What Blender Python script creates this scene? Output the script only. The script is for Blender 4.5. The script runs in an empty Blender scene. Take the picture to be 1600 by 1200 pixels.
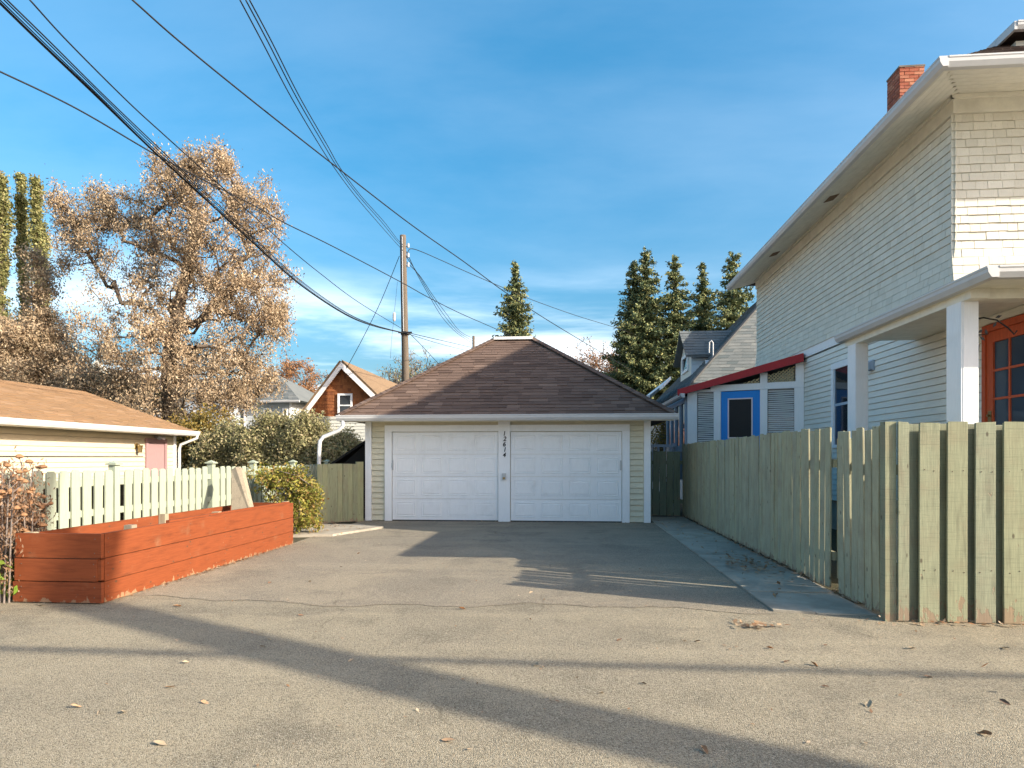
import bpy, math, random
import numpy as np
from mathutils import Vector, Matrix

random.seed(7)
S = bpy.context.scene
COL = S.collection

# ------------------------------------------------------------------ camera
CAM_H = 1.45
TH = math.atan(85 / 1000)              # the camera looks a little left of the drive's axis
SN, CS = math.sin(TH), math.cos(TH)
HOR = 716.0                            # horizon row (1600 x 1200 photograph)
cam = bpy.data.cameras.new('camera')
cam.sensor_width = 36
cam.lens = 36 * 1000 / 1600
cam.shift_y = (HOR - 600) / 1600
cam.clip_start = 0.05
cam.clip_end = 3000
camo = bpy.data.objects.new('camera', cam)
COL.objects.link(camo)
camo.location = (0, 0, CAM_H)
camo.rotation_euler = (math.pi / 2, 0, TH)
S.camera = camo

# ------------------------------------------------------------------ world, sun, exposure
SUN_EL = math.radians(25.2)
SUN_AZ = (0.935, -0.354)               # horizontal direction towards the sun
W = bpy.data.worlds.new('World')
S.world = W
W.use_nodes = True
wn = W.node_tree
wn.nodes.clear()
w_out = wn.nodes.new('ShaderNodeOutputWorld')
w_bg = wn.nodes.new('ShaderNodeBackground')
w_bg.inputs['Strength'].default_value = 0.15
sky = wn.nodes.new('ShaderNodeTexSky')
sky.sky_type = 'NISHITA'
sky.sun_disc = False
sky.sun_elevation = SUN_EL
sky.sun_rotation = math.atan2(SUN_AZ[0], SUN_AZ[1])
sky.altitude = 600
sky.air_density = 1.0
sky.dust_density = 6.5
sky.ozone_density = 2.0
hsv = wn.nodes.new('ShaderNodeHueSaturation')
hsv.inputs['Hue'].default_value = 0.482
hsv.inputs['Saturation'].default_value = 1.45
hsv.inputs['Value'].default_value = 0.59
wn.links.new(sky.outputs[0], hsv.inputs['Color'])
tc = wn.nodes.new('ShaderNodeTexCoord')
sep = wn.nodes.new('ShaderNodeSeparateXYZ')
wn.links.new(tc.outputs['Generated'], sep.inputs[0])


def wmath(op, a, b=None, c=None):
    n = wn.nodes.new('ShaderNodeMath')
    n.operation = op
    for i, x in enumerate((a, b, c)):
        if x is None:
            continue
        if isinstance(x, (int, float)):
            n.inputs[i].default_value = x
        else:
            wn.links.new(x, n.inputs[i])
    return n.outputs[0]


def wsmooth(x, a, b):
    n = wn.nodes.new('ShaderNodeMapRange')
    n.interpolation_type = 'SMOOTHSTEP'
    n.inputs['From Min'].default_value = a
    n.inputs['From Max'].default_value = b
    wn.links.new(x, n.inputs['Value'])
    return n.outputs[0]


zc = wmath('MAXIMUM', sep.outputs[2], 0.0)
den = wmath('ADD', zc, 0.07)
cx = wmath('DIVIDE', sep.outputs[0], den)
cy = wmath('DIVIDE', sep.outputs[1], den)
comb = wn.nodes.new('ShaderNodeCombineXYZ')
wn.links.new(wmath('ADD', wmath('MULTIPLY', cx, 0.40), wmath('MULTIPLY', cy, 0.16)), comb.inputs[0])
wn.links.new(wmath('SUBTRACT', wmath('MULTIPLY', cy, 0.62), wmath('MULTIPLY', cx, 0.12)), comb.inputs[1])
comb.inputs[2].default_value = 3.7
nz = wn.nodes.new('ShaderNodeTexNoise')
nz.inputs['Scale'].default_value = 0.85
nz.inputs['Detail'].default_value = 9
nz.inputs['Roughness'].default_value = 0.58
nz.inputs['Distortion'].default_value = 0.35
wn.links.new(comb.outputs[0], nz.inputs['Vector'])
cl = wsmooth(nz.outputs[0], 0.41, 0.66)
low = wmath('SUBTRACT', 1.0, wsmooth(zc, 0.13, 0.30))
low = wmath('ADD', wmath('MULTIPLY', low, 0.84), 0.05)
cfac = wmath('MULTIPLY', cl, low)
cmix = wn.nodes.new('ShaderNodeMixRGB')
wn.links.new(cfac, cmix.inputs[0])
dim = wn.nodes.new('ShaderNodeMixRGB')
dim.blend_type = 'MULTIPLY'
dim.inputs[0].default_value = 1.0
wn.links.new(hsv.outputs[0], dim.inputs[1])
thin = wn.nodes.new('ShaderNodeMapRange')       # clear autumn air: the horizon stays blue
thin.inputs['From Max'].default_value = 0.6
thin.inputs['To Min'].default_value = 0.70
thin.inputs['To Max'].default_value = 1.0
wn.links.new(zc, thin.inputs['Value'])
wn.links.new(thin.outputs[0], dim.inputs[2])
wn.links.new(dim.outputs[0], cmix.inputs[1])
cmix.inputs[2].default_value = (4.6, 4.8, 4.9, 1)
wn.links.new(cmix.outputs[0], w_bg.inputs['Color'])
wn.links.new(w_bg.outputs[0], w_out.inputs[0])

sun = bpy.data.lights.new('sun', 'SUN')
sun.energy = 2.75
sun.angle = math.radians(0.53)
sun.color = (1.0, 0.90, 0.74)
suno = bpy.data.objects.new('sun', sun)
COL.objects.link(suno)
sd = Vector((SUN_AZ[0] * math.cos(SUN_EL), SUN_AZ[1] * math.cos(SUN_EL), math.sin(SUN_EL)))
suno.rotation_euler = sd.to_track_quat('Z', 'Y').to_euler()
suno.location = (30, -12, 30)

S.view_settings.view_transform = 'Standard'
S.view_settings.look = 'None'
S.view_settings.gamma = 1
S.view_settings.use_curve_mapping = False
S.view_settings.exposure = 1.90


# ------------------------------------------------------------------ pixel helpers (points at real distances)
def W3(u, v, Z):
    """world point seen at photograph pixel (u,v) at optical depth Z"""
    xc = (u - 800) / 1000 * Z
    return Vector((xc * CS - Z * SN, xc * SN + Z * CS, CAM_H + (HOR - v) / 1000 * Z))


def G(u, v):
    p = W3(u, v, 1000 * CAM_H / (v - HOR))
    p.z = 0
    return p


def YX(u, X):
    """Y of a wall point on the plane x = X in pixel column u"""
    xc = (u - 800) / 1000
    Z = X / (xc * CS - SN)
    return Z * (xc * SN + CS)


def XY(u, Y):
    """X of a point on the plane y = Y in pixel column u"""
    xc = (u - 800) / 1000
    return Y * (xc * CS - SN) / (xc * SN + CS)


# ------------------------------------------------------------------ mesh helpers
class MB:
    def __init__(s):
        s.v = []
        s.f = []
        s.mi = []
        s.smooth = False

    def add(s, vs, fs, mi=0):
        o = len(s.v)
        s.v.extend([tuple(p) for p in vs])
        s.f.extend([tuple(i + o for i in q) for q in fs])
        s.mi.extend([mi] * len(fs))
        return s

    def box(s, x0, x1, y0, y1, z0, z1, mi=0):
        x0, x1 = min(x0, x1), max(x0, x1)
        y0, y1 = min(y0, y1), max(y0, y1)
        z0, z1 = min(z0, z1), max(z0, z1)
        return s.add([(x0, y0, z0), (x1, y0, z0), (x1, y1, z0), (x0, y1, z0), (x0, y0, z1), (x1, y0, z1), (x1, y1, z1), (x0, y1, z1)],
                     [(0, 3, 2, 1), (4, 5, 6, 7), (0, 1, 5, 4), (1, 2, 6, 5), (2, 3, 7, 6), (3, 0, 4, 7)], mi)

    def prism(s, poly, ext, mi=0):
        """poly: list of 3-D points (planar), ext: extrusion vector"""
        n = len(poly)
        e = Vector(ext)
        a = [Vector(p) for p in poly]
        nrm = Vector((0, 0, 0))
        for i in range(n):
            nrm += a[i].cross(a[(i + 1) % n])
        if nrm.dot(e) > 0:
            a = a[::-1]
        b = [p + e for p in a]
        fs = [tuple(range(n)), tuple(range(2 * n - 1, n - 1, -1))]
        for i in range(n):
            j = (i + 1) % n
            fs.append((j, i, n + i, n + j))
        return s.add(a + b, fs, mi)

    def bar(s, p, q, w, h, up=(0, 0, 1), mi=0):
        p, q = Vector(p), Vector(q)
        d = (q - p).normalized()
        u = Vector(up)
        r = d.cross(u)
        if r.length < 1e-5:
            r = d.cross(Vector((1, 0, 0)))
        r.normalize()
        u = r.cross(d).normalized()
        pts = [p + r * sx * w / 2 + u * sz * h / 2 for sx, sz in ((-1, -1), (1, -1), (1, 1), (-1, 1))]
        return s.prism(pts, q - p, mi)

    def tube(s, pts, rad, n=6, cap=True, mi=0):
        pts = [Vector(p) for p in pts]
        if isinstance(rad, (int, float)):
            rad = [rad] * len(pts)
        o = len(s.v)
        ref = None
        for i, p in enumerate(pts):
            a = pts[max(0, i - 1)]
            b = pts[min(len(pts) - 1, i + 1)]
            t = (b - a)
            if t.length < 1e-9:
                t = Vector((0, 0, 1))
            t.normalize()
            if ref is None:
                ref = Vector((1, 0, 0)) if abs(t.x) < 0.8 else Vector((0, 1, 0))
            r = (ref - t * ref.dot(t))
            if r.length < 1e-4:
                r = t.cross(Vector((0, 0, 1))) if abs(t.z) < .9 else t.cross(Vector((0, 1, 0)))
            r.normalize()
            ref = r
            q = t.cross(r)
            for k in range(n):
                an = 2 * math.pi * k / n
                s.v.append(tuple(p + (r * math.cos(an) + q * math.sin(an)) * rad[i]))
        for i in range(len(pts) - 1):
            for k in range(n):
                a = o + i * n + k
                b = o + i * n + (k + 1) % n
                s.f.append((a, b, b + n, a + n))
                s.mi.append(mi)
        if cap:
            s.f.append(tuple(o + k for k in range(n - 1, -1, -1)))
            e = o + (len(pts) - 1) * n
            s.f.append(tuple(e + k for k in range(n)))
            s.mi.extend([mi, mi])
        return s

    def plank_z(s, w, t, h, c=0.003, ear=0.0, mi=0):
        """upright board: width along x, thickness along y, chamfered long edges, optional clipped top corners"""
        a, b = w / 2, t / 2
        cs = [(-a + c, -b), (a - c, -b), (a, -b + c), (a, b - c), (a - c, b), (-a + c, b), (-a, b - c), (-a, -b + c)]
        if ear <= 0:
            vs = [(x, y, 0) for x, y in cs] + [(x, y, h) for x, y in cs]
            fs = [tuple(range(7, -1, -1)), tuple(range(8, 16))]
            for i in range(8):
                j = (i + 1) % 8
                fs.append((i, j, 8 + j, 8 + i))
            return s.add(vs, fs, mi)
        pr = [(-a, 0), (a, 0), (a, h - ear), (a - ear, h), (-a + ear, h), (-a, h - ear)]
        return s.prism([(x, -b, z) for x, z in pr], (0, t, 0), mi)

    def mesh(s, name, mats, smooth=False):
        me = bpy.data.meshes.new(name)
        me.from_pydata(s.v, [], s.f)
        for m in mats:
            me.materials.append(m)
        if len(mats) > 1:
            me.polygons.foreach_set('material_index', s.mi)
        if smooth or s.smooth:
            me.polygons.foreach_set('use_smooth', [True] * len(me.polygons))
        me.update()
        return me


WL = {}


def put(name, me, loc=(0, 0, 0), parent=None, rot=None):
    o = bpy.data.objects.new(name, me)
    COL.objects.link(o)
    loc = Vector(loc)
    WL[o.name] = loc.copy()
    if parent is not None:
        o.parent = parent
        o.location = loc - WL[parent.name]
    else:
        o.location = loc
    if rot is not None:
        o.rotation_euler = rot
    return o


def tag(o, label=None, cat=None, group=None, kind=None):
    if label:
        o['label'] = label
    if cat:
        o['category'] = cat
    if group:
        o['group'] = group
    if kind:
        o['kind'] = kind
    return o


def thing(name, loc, label, cat, group=None):
    return tag(put(name, None, loc), label, cat, group)


def part(name, mb, mats, parent, origin=None, smooth=False, label=None, kind=None):
    """mesh given in world coordinates becomes a child of parent, its origin at the parent's base (or at origin)"""
    if not isinstance(mats, (list, tuple)):
        mats = [mats]
    org = Vector(origin) if origin is not None else (WL[parent.name] if parent is not None else Vector((0, 0, 0)))
    mb.v = [(p[0] - org.x, p[1] - org.y, p[2] - org.z) for p in mb.v]
    o = put(name, mb.mesh(name, mats, smooth), org, parent)
    return tag(o, label, kind=kind)


def solo(name, mb, mats, loc, label, cat, group=None, kind=None, smooth=False):
    o = part(name, mb, mats, None, origin=loc, smooth=smooth)
    return tag(o, label, cat, group, kind)


# ------------------------------------------------------------------ materials
class NT:
    def __init__(s, name):
        s.m = bpy.data.materials.new(name)
        s.m.use_nodes = True
        s.t = s.m.node_tree
        s.b = s.t.nodes['Principled BSDF']
        s._tc = None

    def n(s, typ, **kw):
        x = s.t.nodes.new('ShaderNode' + typ)
        for k, v in kw.items():
            setattr(x, k, v)
        return x

    def set(s, sock, val):
        if isinstance(val, bpy.types.NodeSocket):
            s.t.links.new(val, sock)
        elif isinstance(val, (tuple, list)) and len(val) == 3 and sock.type == 'RGBA':
            sock.default_value = (*val, 1)
        else:
            sock.default_value = val

    def obj(s):
        if s._tc is None:
            s._tc = s.n('TexCoord')
        return s._tc.outputs['Object']

    def rnd(s):
        return s.n('ObjectInfo').outputs['Random']

    def math(s, op, a, b=0.0, clamp=False):
        x = s.n('Math', operation=op)
        x.use_clamp = clamp
        s.set(x.inputs[0], a)
        s.set(x.inputs[1], b)
        return x.outputs[0]

    def map(s, vec, scale=(1, 1, 1), offset=None):
        x = s.n('Mapping')
        s.set(x.inputs['Vector'], vec)
        x.inputs['Scale'].default_value = scale
        if offset is not None:
            c = s.n('CombineXYZ')
            for i in range(3):
                s.set(c.inputs[i], offset)
            s.set(x.inputs['Location'], c.outputs[0])
        return x.outputs[0]

    def noise(s, vec, scale, detail=4, rough=0.55, dist=0.0):
        x = s.n('TexNoise')
        s.set(x.inputs['Vector'], vec)
        x.inputs['Scale'].default_value = scale
        x.inputs['Detail'].default_value = detail
        x.inputs['Roughness'].default_value = rough
        x.inputs['Distortion'].default_value = dist
        return x.outputs[0]

    def voro(s, vec, scale, out='Distance'):
        x = s.n('TexVoronoi')
        s.set(x.inputs['Vector'], vec)
        x.inputs['Scale'].default_value = scale
        return x.outputs[out]

    def step(s, x, a, b):
        m = s.n('MapRange', interpolation_type='SMOOTHSTEP')
        s.set(m.inputs['Value'], x)
        m.inputs['From Min'].default_value = a
        m.inputs['From Max'].default_value = b
        return m.outputs[0]

    def lin(s, x, a, b, c, d):
        m = s.n('MapRange')
        s.set(m.inputs['Value'], x)
        for k, v in zip(('From Min', 'From Max', 'To Min', 'To Max'), (a, b, c, d)):
            m.inputs[k].default_value = v
        return m.outputs[0]

    def mix(s, f, a, b, typ='MIX'):
        m = s.n('MixRGB', blend_type=typ)
        s.set(m.inputs[0], f)
        s.set(m.inputs[1], a)
        s.set(m.inputs[2], b)
        return m.outputs[0]

    def ramp(s, f, cols):
        r = s.n('ValToRGB')
        e = r.color_ramp.elements
        while len(e) < len(cols):
            e.new(0.5)
        for i, c in enumerate(cols):
            e[i].position = i / max(1, len(cols) - 1)
            e[i].color = (*c, 1)
        s.set(r.inputs[0], f)
        return r.outputs[0]

    def bump(s, h, strength=0.3, dist=0.01):
        b = s.n('Bump')
        b.inputs['Strength'].default_value = strength
        b.inputs['Distance'].default_value = dist
        s.set(b.inputs['Height'], h)
        s.set(s.b.inputs['Normal'], b.outputs[0])

    def out(s, col, rough=0.7, spec=0.3, metal=0.0):
        s.set(s.b.inputs['Base Color'], col)
        s.set(s.b.inputs['Roughness'], rough)
        s.b.inputs['Specular IOR Level'].default_value = spec
        s.b.inputs['Metallic'].default_value = metal
        return s.m


def sc(c, k):
    return tuple(x * k for x in c)


def m_paint(name, col, grain=(8, 8, 1.2), var=0.10, rnd=0.10, dirt=0.12, dirtcol=(.2, .17, .12), rough=0.55, bump=0.12, gscale=6):
    t = NT(name)
    r = t.rnd()
    off = t.math('MULTIPLY', r, 37.0)
    v = t.map(t.obj(), grain, off)
    n1 = t.noise(v, gscale, 5, .6)
    n2 = t.noise(t.map(t.obj(), (1, 1, 1), off), 2.3, 4, .6)
    c = t.mix(t.lin(n1, .3, .7, 0, 1), sc(col, 1 - var), sc(col, 1 + var * .6))
    c = t.mix(1.0, c, t.ramp(r, [(1 - rnd,) * 3, (1, 1, 1)]), 'MULTIPLY')
    c = t.mix(t.math('MULTIPLY', t.step(n2, .5, .85), dirt * 2.2), c, dirtcol)
    t.bump(n1, bump, .006)
    return t.out(c, rough, .35)


def m_weathered(name, col, bare=(.25, .19, .13), peel_h=0.18, peel=1.0, saw=1.0, dark=(.045, .04, .03), rnd=.16, cracks=1.0, flat=False):
    """old painted fence board: vertical grain, saw marks, cracks, knots, paint lifting at the foot"""
    t = NT(name)
    r = t.rnd()
    off = t.math('MULTIPLY', r, 61.0)
    o = t.map(t.obj(), (1, 1, 1), off)
    sp = t.n('SeparateXYZ')
    t.set(sp.inputs[0], t.obj())
    z = sp.outputs[2]
    gs_ = (1.1, 1.1, 26) if flat else (26, 26, 1.1)
    grain = t.noise(t.map(t.obj(), gs_, off), 4, 6, .65)
    blotch = t.noise(o, 3.2, 5, .65)
    sawn = t.noise(t.map(t.obj(), (1.5, 1.5, 60), off), 2.2, 3, .7)
    c = t.mix(t.lin(grain, .3, .7, 0, 1), sc(col, .74), sc(col, 1.10))
    gstain = t.noise(t.map(t.obj(), (1.3, 1.3, 9) if flat else (9, 9, 1.3), off), 2.0, 4, .6)
    c = t.mix(t.math('MULTIPLY', t.step(gstain, .50, .72), .5), c, tuple(a * .45 for a in col))
    c = t.mix(t.step(blotch, .58 if flat else .42, .9 if flat else .8), c, tuple(a * .55 + b * .45 for a, b in zip(sc(col, .8), bare)))
    c = t.mix(t.math('MULTIPLY', t.step(sawn, .52, .70), .55 * saw), c, sc(col, .5))
    crack = t.step(t.noise(t.map(t.obj(), (1.6, 1.6, 55) if flat else (55, 55, 1.6), off), 3.0, 5, .7), .66, .72)
    c = t.mix(t.math('MULTIPLY', crack, .75 * cracks), c, dark)
    kv = t.map(t.obj(), (3.1, 3.1, 5.2) if flat else (5.2, 5.2, 2.6), off)
    ks = t.n('SeparateXYZ')
    t.set(ks.inputs[0], t.voro(kv, 1.9, 'Color'))
    knot = t.math('MULTIPLY', t.step(t.voro(kv, 1.9), .15, .06), t.step(ks.outputs[0], .48, .52))
    c = t.mix(t.math('MULTIPLY', knot, .8), c, (.06, .045, .03))
    pn = t.noise(t.map(t.obj(), (9, 9, 4.5), off), 1.7, 4, .6)
    ph = t.math('ADD', t.lin(z, 0.0, peel_h, .18, -.10), pn)
    pm = t.math('MULTIPLY', t.step(ph, .60, .63), peel)
    c = t.mix(pm, c, t.mix(grain, sc(bare, .7), sc(bare, 1.25)))
    c = t.mix(1.0, c, t.ramp(r, [(1 - rnd, 1 - rnd, 1 - rnd * .8), (1, 1, 1), (1.0, .98, .9)]), 'MULTIPLY')
    h = t.math('ADD', t.math('MULTIPLY', grain, .6), t.math('MULTIPLY', sawn, .5 * saw))
    h = t.math('SUBTRACT', h, t.math('MULTIPLY', pm, .5))
    t.bump(h, .45, .006)
    return t.out(c, .75, .25)


def m_shingle(name, cols, rough=.9, island=True, gran=.25):
    t = NT(name)
    r = t.rnd()
    if island:
        g = t.n('NewGeometry')
        r = t.math('FRACT', t.math('ADD', r, t.math('MULTIPLY', g.outputs['Random Per Island'], 1.37)))
    c = t.ramp(r, cols)
    n = t.noise(t.obj(), 240, 2, .7)
    n2 = t.noise(t.obj(), 1.1, 4, .6)
    c = t.mix(gran, c, t.mix(n, (0, 0, 0), (.5, .47, .43)), 'OVERLAY')
    c = t.mix(t.math('MULTIPLY', t.step(n2, .45, .75), .35), c, sc(cols[0], .7))
    t.bump(n, .35, .004)
    return t.out(c, rough, .2)


def m_leaf(name, cols, rough=.6, trans=True):
    t = NT(name)
    g = t.n('NewGeometry')
    c = t.ramp(g.outputs['Random Per Island'], cols)
    big = t.noise(t.obj(), .9, 4, .65)
    c = t.mix(t.math('MULTIPLY', t.step(big, .48, .68), .55), c, sc(cols[0], .55))
    t.out(c, rough, .15)
    if trans:
        tr = t.n('BsdfTranslucent')
        t.set(tr.inputs[0], c)
        mx = t.n('MixShader')
        mx.inputs[0].default_value = .3
        t.t.links.new(t.b.outputs[0], mx.inputs[1])
        t.t.links.new(tr.outputs[0], mx.inputs[2])
        o = [x for x in t.t.nodes if x.type == 'OUTPUT_MATERIAL'][0]
        t.t.links.new(mx.outputs[0], o.inputs[0])
    return t.m


def m_plain(name, col, rough=.6, spec=.4, metal=0.0, var=.12, scale=8):
    t = NT(name)
    n = t.noise(t.obj(), scale, 4, .6)
    return t.out(t.mix(n, sc(col, 1 - var), sc(col, 1 + var)), rough, spec, metal)


def m_glass(name, col=(.02, .024, .03)):
    t = NT(name)
    n = t.noise(t.obj(), 1.4, 3, .5)
    c = t.mix(n, sc(col, .6), sc(col, 1.6))
    t.bump(t.noise(t.obj(), 1.2, 2, .5), .03, .01)
    return t.out(c, .05, .6)


def m_asphalt(name, light, dark, stone, grit=1.0):
    """worn tarred gravel: broad tonal patches, oil stains, fine stones, hairline cracks"""
    t = NT(name)
    o = t.obj()
    big = t.noise(o, .28, 5, .6, .6)
    mid = t.noise(o, 1.1, 6, .62, .3)
    streak = t.noise(t.map(o, (.25, 1.6, 1)), 1.0, 5, .6)
    fine = t.noise(o, 55, 4, .75)
    grain = t.voro(o, 165)
    gcol = t.voro(o, 165, 'Color')
    c = t.mix(t.step(big, .38, .62), light, dark)
    c = t.mix(t.math('MULTIPLY', t.step(streak, .50, .68), .45), c, sc(light, 1.22))
    c = t.mix(t.math('MULTIPLY', t.step(mid, .50, .66), .65), c, sc(dark, .66))
    rut = t.noise(t.map(o, (.12, .9, 1)), 1.3, 4, .6, .5)
    c = t.mix(t.math('MULTIPLY', t.step(rut, .53, .66), .5), c, sc(dark, .72))
    patch = t.step(t.noise(o, .42, 3, .5, 1.2), .57, .60)
    c = t.mix(t.math('MULTIPLY', patch, .38), c, sc(dark, .78))
    stain = t.math('MULTIPLY', t.step(t.noise(o, .75, 4, .55, .8), .62, .72), t.step(t.noise(o, .21, 2, .5), .45, .6))
    c = t.mix(t.math('MULTIPLY', stain, .55), c, sc(dark, .45))
    s1 = t.n('SeparateXYZ')
    t.set(s1.inputs[0], gcol)
    c = t.mix(t.math('MULTIPLY', t.step(s1.outputs[0], .62, .92), .6 * grit), c, stone)
    c = t.mix(t.math('MULTIPLY', t.step(s1.outputs[1], .66, .92), .65 * grit), c, sc(dark, .28))
    c = t.mix(t.math('MULTIPLY', t.step(fine, .50, .68), .5), c, sc(dark, .5))
    wv = t.n('TexVoronoi', feature='DISTANCE_TO_EDGE')
    vv = t.n('MixRGB', blend_type='ADD')
    vv.inputs[0].default_value = .35
    t.set(vv.inputs[1], o)
    nn = t.n('TexNoise')
    t.set(nn.inputs['Vector'], o)
    nn.inputs['Scale'].default_value = 1.6
    nn.inputs['Detail'].default_value = 6
    t.set(vv.inputs[2], nn.outputs['Color'])
    t.set(wv.inputs['Vector'], vv.outputs[0])
    wv.inputs['Scale'].default_value = .30
    ck = t.math('MULTIPLY', t.step(wv.outputs[0], .004, .0005), t.step(mid, .46, .60))
    c = t.mix(t.math('MULTIPLY', ck, .4), c, sc(dark, .3))
    h = t.math('ADD', t.math('MULTIPLY', grain, -.7), t.math('MULTIPLY', fine, .9))
    h = t.math('ADD', h, t.math('MULTIPLY', mid, 1.2))
    t.bump(h, .7, .012)
    return t.out(c, .92, .2)


def m_concrete(name, col=(.41, .365, .29)):
    t = NT(name)
    o = t.obj()
    r = t.rnd()
    v = t.map(o, (1, 1, 1), t.math('MULTIPLY', r, 23.0))
    n = t.noise(v, 2.2, 6, .65)
    f = t.noise(v, 60, 3, .7)
    c = t.mix(t.step(n, .35, .7), sc(col, 1.08), sc(col, .7))
    c = t.mix(t.math('MULTIPLY', f, .35), c, sc(col, .45))
    c = t.mix(1.0, c, t.ramp(r, [(.86, .86, .88), (1, 1, 1)]), 'MULTIPLY')
    t.bump(f, .35, .006)
    return t.out(c, .9, .2)


def m_bark(name, a, b):
    t = NT(name)
    n = t.noise(t.map(t.obj(), (9, 9, 1.4)), 3, 6, .7)
    t.bump(n, .6, .02)
    return t.out(t.mix(n, a, b), .9, .15)


M = {}
M['asphalt'] = m_asphalt('alley_asphalt', (.315, .270, .188), (.235, .204, .150), (.48, .43, .33))
M['drive'] = m_asphalt('driveway_asphalt', (.310, .262, .188), (.245, .212, .162), (.47, .41, .32))
M['soil'] = m_asphalt('yard_soil', (.10, .085, .055), (.06, .06, .03), (.16, .14, .10))
M['concrete'] = m_concrete('old_concrete')
M['white'] = m_paint('white_trim_paint', (.83, .83, .83), rnd=.03, dirt=.05, var=.04, bump=.05)
M['door_white'] = m_paint('white_door_enamel', (.83, .83, .83), grain=(3, 3, 1), rnd=.03, dirt=.07, var=.03, bump=.02, rough=.4)
M['gutter'] = m_paint('white_gutter_metal', (.54, .54, .54), grain=(1, 1, 1), rnd=.03, dirt=.10, var=.04, bump=.02, rough=.35)
M['cream'] = m_paint('cream_siding_paint', (.66, .605, .45), grain=(1.2, 1.2, 9), rnd=.07, dirt=.07, bump=.06)
M['cream2'] = m_paint('pale_vinyl_siding', (.50, .44, .33), grain=(1, 1, 4), rnd=.04, dirt=.04, bump=.03)
M['house_siding'] = m_paint('ivory_clapboard_paint', (.79, .76, .67), grain=(1, .5, 14), rnd=.06, dirt=.10, dirtcol=(.32, .30, .24), bump=.10)
M['soffit'] = m_paint('ivory_soffit_paint', (.76, .735, .635), grain=(1, 1, 1), rnd=.03, dirt=.15, dirtcol=(.35, .30, .22), bump=.05)
M['green'] = m_weathered('pale_green_fence_paint', (.265, .28, .19), peel_h=.26)
M['green_side'] = m_weathered('olive_green_fence_paint', (.41, .395, .265), peel_h=.10, saw=.25, rnd=.14, cracks=.5)
M['green_gate'] = m_weathered('green_gate_paint', (.27, .29, .175), peel_h=.12, saw=.2, cracks=.6)
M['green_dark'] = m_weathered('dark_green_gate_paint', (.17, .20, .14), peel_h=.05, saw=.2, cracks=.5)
M['mint'] = m_paint('mint_picket_paint', (.325, .365, .28), rnd=.06, dirt=.10, dirtcol=(.35, .36, .26), bump=.10)
M['orange'] = m_weathered('orange_planter_stain', (.205, .052, .017), bare=(.27, .18, .11), peel_h=.10, peel=.8, saw=0, dark=(.12, .03, .015), rnd=.18, cracks=.5, flat=True)
M['rawwood'] = m_weathered('raw_grey_wood', (.33, .28, .20), saw=.2, peel=0)
M['gap_shade'] = m_weathered('gap_shade_wood', (.085, .075, .05), saw=.2, peel=0)  # dark brown stands for the shade between the mint pickets
M['polewood'] = m_bark('pole_wood', (.07, .055, .042), (.17, .14, .11))
M['g_roof'] = m_shingle('brown_roof_shingle', [(.105, .070, .056), (.16, .108, .085), (.13, .088, .070), (.205, .142, .112)])
M['tan_roof'] = m_shingle('tan_roof_shingle', [(.225, .14, .075), (.28, .175, .095), (.245, .155, .088), (.32, .21, .125)], gran=.15)
M['old_tan_roof'] = m_shingle('faded_tan_roof_shingle', [(.17, .115, .07), (.24, .165, .10), (.20, .135, .085), (.28, .20, .13)])
M['grey_roof'] = m_shingle('grey_roof_shingle', [(.105, .125, .130), (.165, .180, .182), (.135, .150, .152), (.20, .21, .205)])
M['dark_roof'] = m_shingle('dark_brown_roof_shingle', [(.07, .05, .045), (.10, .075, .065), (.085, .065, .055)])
M['h_shingle'] = None
M['brown_shingle'] = m_shingle('red_brown_wall_shingle', [(.24, .085, .035), (.34, .13, .05), (.28, .10, .04), (.19, .07, .035)], gran=.1)
M['blue'] = m_paint('bright_blue_paint', (.012, .24, .68), rnd=.02, dirt=.02, var=.05)
M['red'] = m_paint('dark_red_paint', (.40, .018, .022), rnd=.02, dirt=.02, var=.08)
M['rust_door'] = m_paint('orange_red_door_stain', (.48, .085, .025), rnd=.06, dirt=.05, var=.22, grain=(10, 10, 1))
M['pink'] = m_paint('dusty_pink_paint', (.29, .185, .185), rnd=.02, dirt=.05)
M['glass'] = m_glass('dark_window_glass')
M['glass_blue'] = m_glass('blue_tinted_glass', (.03, .05, .075))
M['black'] = m_plain('black_metal', (.015, .015, .017), .5)
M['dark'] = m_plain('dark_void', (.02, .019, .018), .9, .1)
M['screen'] = m_plain('black_screen_mesh', (.018, .016, .016), .6, .3)
M['pale_pink'] = m_plain('pale_pink_frame', (.72, .60, .62), .5)
M['blind'] = m_paint('blind_slat', (.62, .62, .60), rnd=.05, var=.05, dirt=.1, bump=.02)
M['greyblue'] = m_paint('grey_blue_paint', (.40, .47, .56), rnd=.05, dirt=.04)
M['steel'] = m_plain('grey_steel', (.42, .44, .46), .4, .5, .6)
M['brass'] = m_plain('aged_brass', (.30, .22, .10), .35, .5, .8)
M['cable'] = m_plain('black_cable', (.012, .013, .015), .6, .3)
M['mortar'] = m_concrete('chimney_mortar', (.22, .19, .16))
M['bark'] = m_bark('brown_bark', (.055, .042, .032), (.16, .125, .095))
M['twig'] = m_bark('grey_twig', (.10, .085, .075), (.24, .20, .18))
M['grey_siding'] = m_paint('grey_siding_paint', (.42, .45, .47), rnd=.06, dirt=.06, grain=(1, 1, 6))
M['pale_siding'] = m_paint('pale_wall_paint', (.62, .62, .56), rnd=.05, dirt=.05, grain=(1, 1, 6))


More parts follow.
